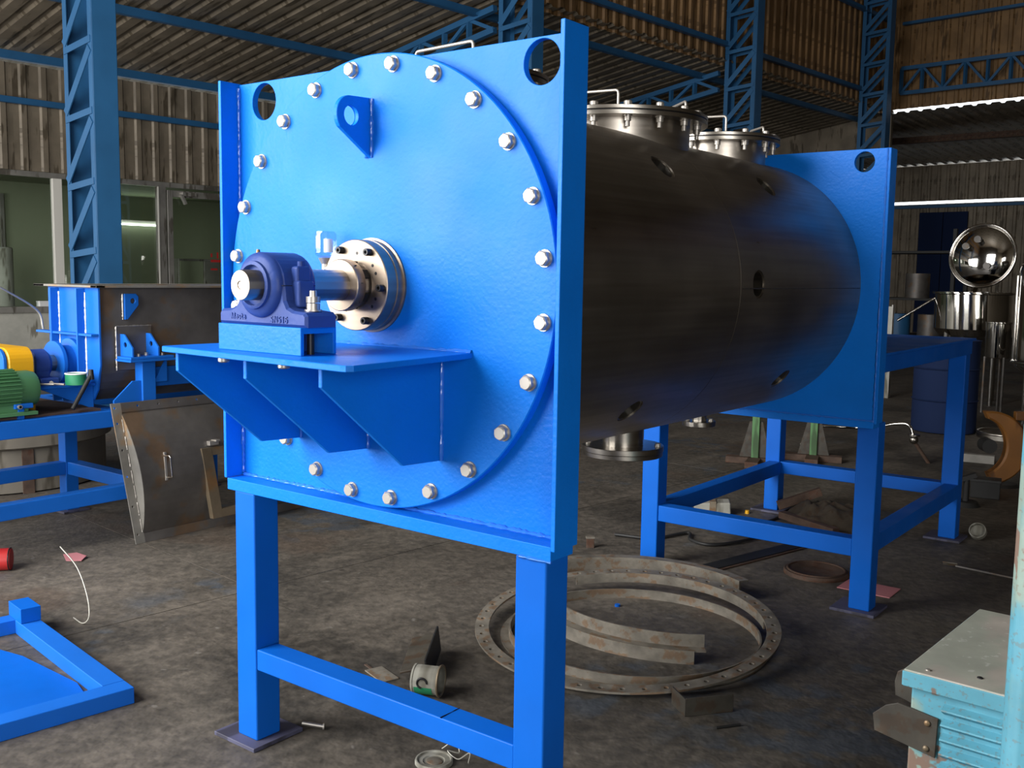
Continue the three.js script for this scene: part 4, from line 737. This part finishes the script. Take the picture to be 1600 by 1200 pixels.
  const ao = thing('angle_offcut', 'short brown angle offcut in front of the flange ring', 'offcut', [0.44, 0, -1.05], -0.66 + Math.PI / 2); 
  obj('web', box(-0.085, 0.085, 0.0, 0.062, 0.05, 0.057), M.darkBracket, ao); obj('flange', box(-0.085, 0.085, 0.0, 0.006, -0.03, 0.05), M.darkBracket, ao); obj('end_plate', box(-0.09, -0.084, 0.0, 0.06, -0.05, 0.057), M.darkBracket, ao);
  tag(obj('bottle_cap', cyl(0.012, 0.012, 0.01, 16, { x: -0.32, y: 0.005, z: -1.75 }), M.blueDimmed), 'small blue bottle cap inside the rolled rings', 'cap');
  tag(obj('drill_bit', rod(V(0.55, 0.005, -0.93), V(0.60, 0.005, -1.0), 0.004), M.black), 'thin black rod lying on the floor right of the brown offcut', 'rod');
  // between the rear legs and beyond
  const fbx = thing('packing_block', 'pale packing block under the rear stand rail', 'block', [-0.79, 0, -3.62], 0.5); obj('block', place(box(-0.11, 0.11, 0, 0.075, -0.06, 0.06, 0.01), { rz: 0.06 }), M.foam, fbx); obj('strap', box(-0.02, 0.02, -0.001, 0.083, -0.063, 0.063), M.wood, fbx);
  tag(obj('hose', pipe([V(-0.95, 0.012, -2.75), V(-0.75, 0.012, -2.82), V(-0.66, 0.012, -3.05), V(-0.58, 0.012, -2.93), V(-0.45, 0.012, -2.90), V(-0.36, 0.012, -3.05), V(-0.30, 0.012, -3.3)], 0.009, 80, 8), M.rubber), 'black hose curling on the floor under the rear stand', 'hose');
  tag(obj('cable', pipe([V(-0.66, 0.008, -3.55), V(-0.58, 0.008, -3.45), V(-0.46, 0.008, -3.52), V(-0.43, 0.008, -3.62), V(-0.42, 0.008, -3.75)], 0.008, 60, 6), M.rubber), 'thin black cable trailing from the packing block', 'cable');
  const flat = thing('flat_bar', 'long dark flat bar lying across the floor between the rear legs', 'bar', [-0.20, 0, -2.80], -0.25); obj('bar', box(-0.045, 0.045, 0, 0.012, -0.58, 0.58), M.black, flat); obj('stripe', box(0.045, 0.06, 0, 0.008, -0.6, 0.55), M.rustDark, flat);
  const rp = thing('round_plate', 'dark round plate lying by the right rear leg', 'plate', [0.17, 0, -2.80]); obj('disc', lathe([[0, 0.01], [0.10, 0.01], [0.12, 0.02], [0.15, 0.02], [0.155, 0.012], [0.155, 0], [0, 0]], 40), M.rustDark, rp); obj('rim', new THREE.TorusGeometry(0.135, 0.006, 6, 40).rotateX(Math.PI / 2).translate(0, 0.021, 0), M.rustDark, rp);
  tag(obj('pink_sheet', box(0.33, 0.57, 0, 0.004, -2.81, -2.64, 0.001), M.pink), 'pink sheet under the right rear leg foot', 'sheet');
  const scrap = thing('scrap_heap', 'heap of brown scrap and cloth between the rear legs', 'heap', [-0.12, 0, -3.85]);
  { const g = new THREE.SphereGeometry(0.26, 40, 20, 0, Math.PI * 2, 0, Math.PI / 2).scale(1.15, 0.42, 0.8), p = g.attributes.position; for (let i = 0; i < p.count; i++) { const n = vnoise(p.getX(i) * 22 + 50, p.getZ(i) * 22 + 50, 200, 200, 3) - 0.5; p.setY(i, Math.max(0, p.getY(i) * (1 + 0.9 * n))); } g.computeVertexNormals(); obj('cloth', g, M.cloth, scrap); }
  obj('batten', beam(V(-0.28, 0.03, 0.10), V(0.12, 0.03, 0.30), 0.05, 0.04), M.rustDark, scrap); obj('batten', beam(V(-0.34, 0.06, 0.02), V(-0.12, 0.16, -0.1), 0.04, 0.05), M.rustDark, scrap); obj('hook', pipe([V(0.1, 0.02, 0.28), V(0.25, 0.02, 0.26), V(0.31, 0.05, 0.2), V(0.3, 0.1, 0.15)], 0.008, 20, 6), M.rustDark, scrap);
  tag(obj('yellow_cap', cyl(0.014, 0.012, 0.02, 12, { x: -0.62, y: 0.01, z: -3.75 }), M.yellow), 'tiny yellow cap on the floor beside the left rear foot', 'cap');
  const gd = thing('glass_bottom', 'round glass bottle bottom lying right of the far rear leg', 'glass', [0.63, 0, -4.05]); obj('base', lathe([[0, 0.012], [0.03, 0.008], [0.045, 0.02], [0.045, 0.05], [0.04, 0.05], [0.04, 0.024], [0, 0.018]], 32).rotateX(1.0).translate(0, 0.03, 0), M.foam, gd); obj('ring', new THREE.TorusGeometry(0.042, 0.004, 6, 32).rotateX(Math.PI / 2).translate(0, 0.05, 0).rotateX(1.0).translate(0, 0.03, 0), M.foam, gd);
  const ds = thing('bent_strip', 'bent bright strip lying on the dark floor at the right', 'strip', [0.62, 0, -3.34], 0.12); obj('tab', place(box(0, 0.07, -0.002, 0.002, -0.02, 0.02), { rx: -0.6, y: 0.018 }), M.rusty, ds); obj('rod', rod(V(0.06, 0.012, 0), V(0.34, 0.006, 0.05), 0.006), M.mill, ds); obj('tip', new THREE.SphereGeometry(0.008, 10, 8).translate(0.345, 0.008, 0.05), M.zinc, ds);
}
// green jack stands and the pipe trestle
{
  function jack(x, z, turn, label) {
    const j = thing('jack_stand', label, 'stand', [x, 0, z], turn, 'green jack stands');
    obj('column', box(-0.028, 0.028, 0.03, 0.62, -0.028, 0.028, 0.004), M.jackGreen, j); obj('base_channel', [box(-0.22, 0.22, 0.0, 0.05, -0.05, 0.05, 0.004)], M.rustDark, j); obj('base_channel', [box(-0.05, 0.05, 0.0, 0.05, -0.24, 0.24, 0.004)], M.rustDark, j);
    for (const s of [-1, 1]) { obj('gusset', extrude([[s * 0.027, 0.05], [s * 0.12, 0.05], [s * 0.05, 0.33], [s * 0.027, 0.33]], 0.012, 0.001).translate(0, 0, -0.006), M.darkBracket, j); }
    obj('head', box(-0.08, 0.08, 0.62, 0.64, -0.06, 0.06), M.jackGreen, j);
  }
  jack(-1.28, -5.35, 0.3, 'green jack stand seen left of the far rear leg'); jack(-0.98, -5.78, 0.3, 'green jack stand seen between the rear legs');
  const p = thing('pipe_trestle', 'bright steel pipe trestle with bent ends standing behind the rear stand', 'trestle');
  obj('pipe', bentPipe([V(-1.18, 0.215, -6.2), V(-0.66, 0.245, -6.2), V(-0.50, 0.30, -6.2), V(-0.375, 0.315, -6.2), V(-0.335, 0.20, -6.2)], 0.013, 0.05, 10), M.polished, p); obj('drop_pipe', rod(V(-1.185, 0.33, -6.2), V(-1.185, 0.10, -6.2), 0.013), M.polished, p); obj('foot_rod', rod(V(-0.335, 0.18, -6.2), V(-0.24, 0.0, -6.3), 0.014), M.rustDark, p); obj('valve', [new THREE.SphereGeometry(0.035, 16, 12).translate(-0.335, 0.19, -6.2), cyl(0.045, 0.045, 0.012, 20, { x: -0.335, y: 0.225, z: -6.2 })], M.stainlessBright, p); obj('valve', [new THREE.SphereGeometry(0.035, 16, 12).translate(-1.185, 0.06, -6.2), cyl(0.05, 0.05, 0.012, 20, { x: -1.185, y: 0.10, z: -6.2 }), rod(V(-1.185, 0.06, -6.2), V(-1.25, 0.05, -6.2), 0.01), cyl(0.03, 0.035, 0.05, 14, { x: -1.185, y: 0.025, z: -6.2 })], M.stainlessBright, p);
}
// ---------------------------------------------------------------- right: welding set and post
{
  const w = thing('welding_set', 'worn light blue welding transformer with louvred front and dusty lid, lower right', 'welder', [1.325, 0, -0.14], 0.0);
  w.rotation.y = -0.06;
  const WX = 0.46, D = 0.50, H = 0.65;
  obj('casing', box(0.012, WX, 0.09, H - 0.02, -D + 0.01, -0.01, 0.006), M.wornBlue, w);
  obj('lid', [box(0, WX + 0.01, H - 0.012, H, -D, 0.004, 0.003)], M.wornTop, w); obj('lid_edge', [box(0, WX + 0.01, H - 0.035, H - 0.003, 0.0, 0.006, 0.002), box(-0.003, 0.003, H - 0.035, H - 0.004, -D, 0.004, 0.002)], M.wornBlue, w);
  for (let i = 0; i < 12; i++) { const y = 0.595 - i * 0.03; obj('louvre', extrude([[0, 0], [0.02, -0.006], [0.021, -0.009], [0, -0.022]].map(([z, y]) => [-z, y]), 0.155, 0).rotateY(Math.PI / 2).scale(1, 1, 1).translate(0.078, y, -0.0105), M.wornBlue, w); }
  const br = obj('corner_bracket', [extrude([[-0.055, 0.50], [0.068, 0.48], [0.07, 0.562], [-0.01, 0.572], [-0.035, 0.56], [-0.06, 0.535]], 0.006, 0.001).translate(0, 0, -0.009)], M.darkBracket, w);
  for (const y of [0.495, 0.548]) obj('rivet', new THREE.SphereGeometry(0.0065, 12, 8).scale(1, 1, 0.6).translate(0.05, y, -0.002), M.brass, br);
  obj('lifting_lug', [extrude([[-0.03, 0.57], [0.012, 0.56], [0.012, 0.63], [-0.01, 0.635], [-0.028, 0.622], [-0.033, 0.6]], 0.008, 0.002).translate(0, 0, -0.05)], M.darkBracket, w);
  obj('lid_screw', new THREE.SphereGeometry(0.006, 10, 6).scale(1, 0.4, 1).translate(0.13, H + 0.001, -0.05), M.blackOxide, w); obj('lid_screw', new THREE.SphereGeometry(0.006, 10, 6).scale(1, 0.4, 1).translate(0.04, H + 0.001, -0.02), M.zinc, w);
  obj('side_rail', [box(-0.02, 0.012, H - 0.10, H - 0.06, -D + 0.0, -0.18, 0.004)], M.tinGreen, w);
  for (const [x, z] of [[0.06, -0.06], [0.4, -0.06], [0.06, -D + 0.06], [0.4, -D + 0.06]]) obj('castor', [cyl(0.045, 0.045, 0.03, 20, { rz: Math.PI / 2, x, y: 0.045, z }), box(x - 0.02, x + 0.02, 0.05, 0.1, z - 0.02, z + 0.02)], M.rubber, w);
  const p = thing('steel_post', 'chipped light blue steel post at the right edge of the picture', 'post', [1.598, 0, 0.115]);
  obj('tube', [lathe([[0, 0.01], [0.041, 0.01], [0.041, 1.30], [0.038, 1.305], [0, 1.305]], 36)], M.wornBlue, p); obj('foot', [lathe([[0, 0], [0.09, 0], [0.09, 0.01], [0, 0.01]], 32)], M.basePlate, p);
}
// ---------------------------------------------------------------- right background
{
  const t = thing('open_vessel', 'polished steel vessel with its round dished lid tipped open, far right', 'vessel'); inHall(t, -4.22, 0, 12.4);
  obj('shell', lathe([[0.0, 0.78], [0.36, 0.80], [0.42, 0.88], [0.42, 1.28], [0.45, 1.29], [0.45, 1.31], [0.40, 1.31], [0.40, 0.9], [0, 0.84]], 48), M.polished, t);
  const lid = obj('lid', lathe([[0, 0.10], [0.15, 0.092], [0.28, 0.06], [0.355, 0], [0.38, 0], [0.38, -0.02], [0.35, -0.02], [0.27, 0.045], [0.14, 0.078], [0, 0.086]], 56).rotateX(1.45).translate(0.04, 1.74, -0.1), M.polished, t); obj('lid_rim', new THREE.TorusGeometry(0.372, 0.016, 8, 64).rotateX(1.45 - Math.PI / 2).translate(0.04, 1.74, -0.09), M.polished, lid);
  for (const [x, y] of [[-0.15, 1.85], [0.1, 1.62], [-0.02, 1.93]]) obj('lid_nozzle', cyl(0.035, 0.04, 0.06, 24, { rx: Math.PI / 2, x: x + 0.04, y, z: 0.02 }), M.mill, lid);
  for (let i = 0; i < 4; i++) { const a = i * Math.PI / 2 + 0.5; obj('leg', cyl(0.03, 0.03, 0.86, 14, { x: 0.36 * Math.cos(a), y: 0.43, z: 0.36 * Math.sin(a) }), M.polished, t); }
  obj('hinge_arm', beam(V(-0.1, 1.3, -0.3), V(0, 1.5, -0.16), 0.05, 0.03), M.polished, t); obj('lever', rod(V(-0.35, 1.27, 0.1), V(-0.75, 0.95, 0.35), 0.015), M.polished, t);
  const c = thing('steel_canister', 'small bright steel canister on a stand in front of the open vessel', 'canister'); inHall(c, -3.66, 0, 11.6); obj('canister', lathe([[0, 0.60], [0.125, 0.605], [0.13, 0.62], [0.13, 0.98], [0.135, 0.985], [0.135, 1.0], [0, 1.005]], 36), M.polished, c); for (const [x, z] of [[-0.1, 0.08], [0.1, 0.08], [0, -0.11]]) obj('leg', cyl(0.014, 0.014, 0.62, 10, { x, y: 0.31, z }), M.mill, c);
  const k = thing('dome_tank', 'tall stainless tank with domed top cut off by the right edge', 'tank'); inHall(k, -2.99, 0, 11.2); obj('shell', lathe([[0, 0.52], [0.3, 0.52], [0.36, 0.58], [0.36, 1.55], [0.34, 1.62], [0.27, 1.68], [0.15, 1.72], [0, 1.73]], 48), M.polished, k); obj('ring', new THREE.TorusGeometry(0.38, 0.02, 8, 48).rotateX(Math.PI / 2).translate(0, 0.62, 0), M.polished, k); obj('sight_tube', rod(V(-0.34, 0.6, 0.16), V(-0.34, 1.5, 0.16), 0.012), M.polished, k); for (const a of [0.6, 2.2, 3.8, 5.4]) obj('leg', cyl(0.025, 0.025, 0.54, 12, { x: 0.3 * Math.cos(a), y: 0.27, z: 0.3 * Math.sin(a) }), M.polished, k);
  const s = thing('storage_rack', 'dark rack of stored parts in the gloom behind the rear end plate', 'rack'); inHall(s, -7.2, 0, 17.5); for (const [x, z] of [[-1, -0.3], [1, -0.3], [-1, 0.3], [1, 0.3]]) obj('upright', box(x - 0.03, x + 0.03, 0, 2.3, z - 0.03, z + 0.03), M.black, s); for (const y of [0.4, 1.1, 1.9]) obj('shelf', box(-1.03, 1.03, y, y + 0.04, -0.33, 0.33), M.black, s); for (const [x, y, m] of [[-0.6, 0.44, M.mill], [0.0, 0.44, M.blueOld], [0.55, 0.44, M.mill], [-0.5, 1.14, M.rustDark], [0.3, 1.14, M.mill]]) obj('stored_part', cyl(0.2, 0.2, 0.42, 20, { x, y: y + 0.21, z: 0 }), m, s);
  const bd = thing('blue_drum', 'dark blue drum standing behind the drive platform', 'drum', [-0.62, 0, -8.2]); obj('body', lathe([[0, 0.01], [0.29, 0.01], [0.295, 0.03], [0.29, 0.05], [0.29, 0.3], [0.302, 0.31], [0.29, 0.32], [0.29, 0.6], [0.302, 0.61], [0.29, 0.62], [0.29, 0.86], [0.297, 0.88], [0.28, 0.88], [0.28, 0.86], [0, 0.86]], 40), M.darkBlueSheet, bd); obj('bung', cyl(0.03, 0.03, 0.02, 16, { x: 0.15, y: 0.87 }), M.zinc, bd);
  const wp = thing('white_board', 'narrow white upright panel in the gloom beside the rear end plate', 'panel'); inHall(wp, -5.05, 0, 12); obj('panel', box(-0.035, 0.035, 0.0, 1.12, -0.02, 0.02), M.whiteWall, wp); obj('frame', [box(0.035, 0.05, 0, 1.14, -0.025, 0.025), box(-0.05, -0.035, 0, 1.14, -0.025, 0.025)], M.alu, wp);
  // things on the floor at the right
  const o = thing('orange_wheel_guard', 'orange crescent wheel guard standing on the dark floor at the right edge', 'guard', [0.31, 0, -5.7], 0.52);
  { const q = []; for (let i = 0; i <= 20; i++) { const a = 1.75 - i / 20 * 3.2; q.push([0.26 * Math.cos(a), 0.27 + 0.26 * Math.sin(a)]); } for (let i = 0; i <= 20; i++) { const a = -1.25 + i / 20 * 2.6; q.push([-0.06 + 0.17 * Math.cos(a), 0.28 + 0.2 * Math.sin(a)]); }
    obj('guard', extrude(q, 0.09, 0.012).translate(0, 0, -0.045), M.orange, o); }
  obj('arm', [box(0.16, 0.42, 0.47, 0.53, -0.03, 0.03, 0.006), box(0.37, 0.42, 0.3, 0.5, -0.03, 0.03, 0.006)], M.orange, o); obj('hub', [cyl(0.12, 0.1, 0.02, 24, { y: 0.01, x: 0.1 }), cyl(0.04, 0.03, 0.3, 20, { x: 0.28, y: 0.16, z: -0.04 }), cyl(0.05, 0.05, 0.12, 20, { rx: Math.PI / 2, x: 0.0, y: 0.28, z: -0.03 })], M.black, o);
  const ch = thing('steel_channel', 'short bright channel piece lying by the orange guard', 'channel', [0.03, 0, -6.62], 0.15); obj('web', box(-0.14, 0.14, 0, 0.065, 0.04, 0.046), M.millPale, ch); obj('flange', [box(-0.14, 0.14, 0.059, 0.065, -0.02, 0.04), box(-0.14, 0.14, 0, 0.006, -0.02, 0.04)], M.millPale, ch);
  const hr = thing('steel_hoop', 'bright steel hoop lying flat behind the orange guard', 'hoop', [-0.05, 0, -8.15]); obj('hoop', lathe([[0.24, 0], [0.25, 0], [0.25, 0.05], [0.24, 0.05], [0.24, 0]], 48), M.stainlessBright, hr); obj('bead', new THREE.TorusGeometry(0.245, 0.012, 6, 48).rotateX(Math.PI / 2).translate(0, 0.05, 0), M.stainlessBright, hr);
  const bb = thing('black_crate', 'dark crate at the right edge above the orange guard', 'crate', [0.55, 0, -7.3], 0.2); obj('side', [box(-0.2, 0.2, 0, 0.36, 0.14, 0.15), box(-0.2, 0.2, 0, 0.36, -0.15, -0.14), box(-0.2, -0.19, 0, 0.36, -0.15, 0.15), box(0.19, 0.2, 0, 0.36, -0.15, 0.15), box(-0.2, 0.2, 0, 0.01, -0.15, 0.15)], M.black, bb); obj('content', new THREE.SphereGeometry(0.17, 20, 10).scale(1, 0.35, 0.75).translate(0, 0.33, 0), M.mill, bb);
  const cs = thing('cast_stand', 'small dark cast stand on the floor right of the far rear leg', 'stand', [0.36, 0, -4.9], 0.3); obj('base', [cyl(0.09, 0.07, 0.03, 24, { y: 0.015 })], M.black, cs); obj('post', [cyl(0.02, 0.018, 0.16, 14, { y: 0.1 }), place(box(-0.06, 0.06, -0.015, 0.015, -0.02, 0.02), { rz: 0.4, y: 0.18 })], M.black, cs);
  const bk = thing('black_box', 'small black box on the floor beside the orange guard', 'box', [0.40, 0, -5.25], 0.2); obj('body', box(-0.09, 0.09, 0, 0.12, -0.06, 0.06, 0.006), M.black, bk); obj('lid', box(-0.095, 0.095, 0.11, 0.128, -0.065, 0.065, 0.003), M.rubber, bk);
}
renderer.render(scene, camera);
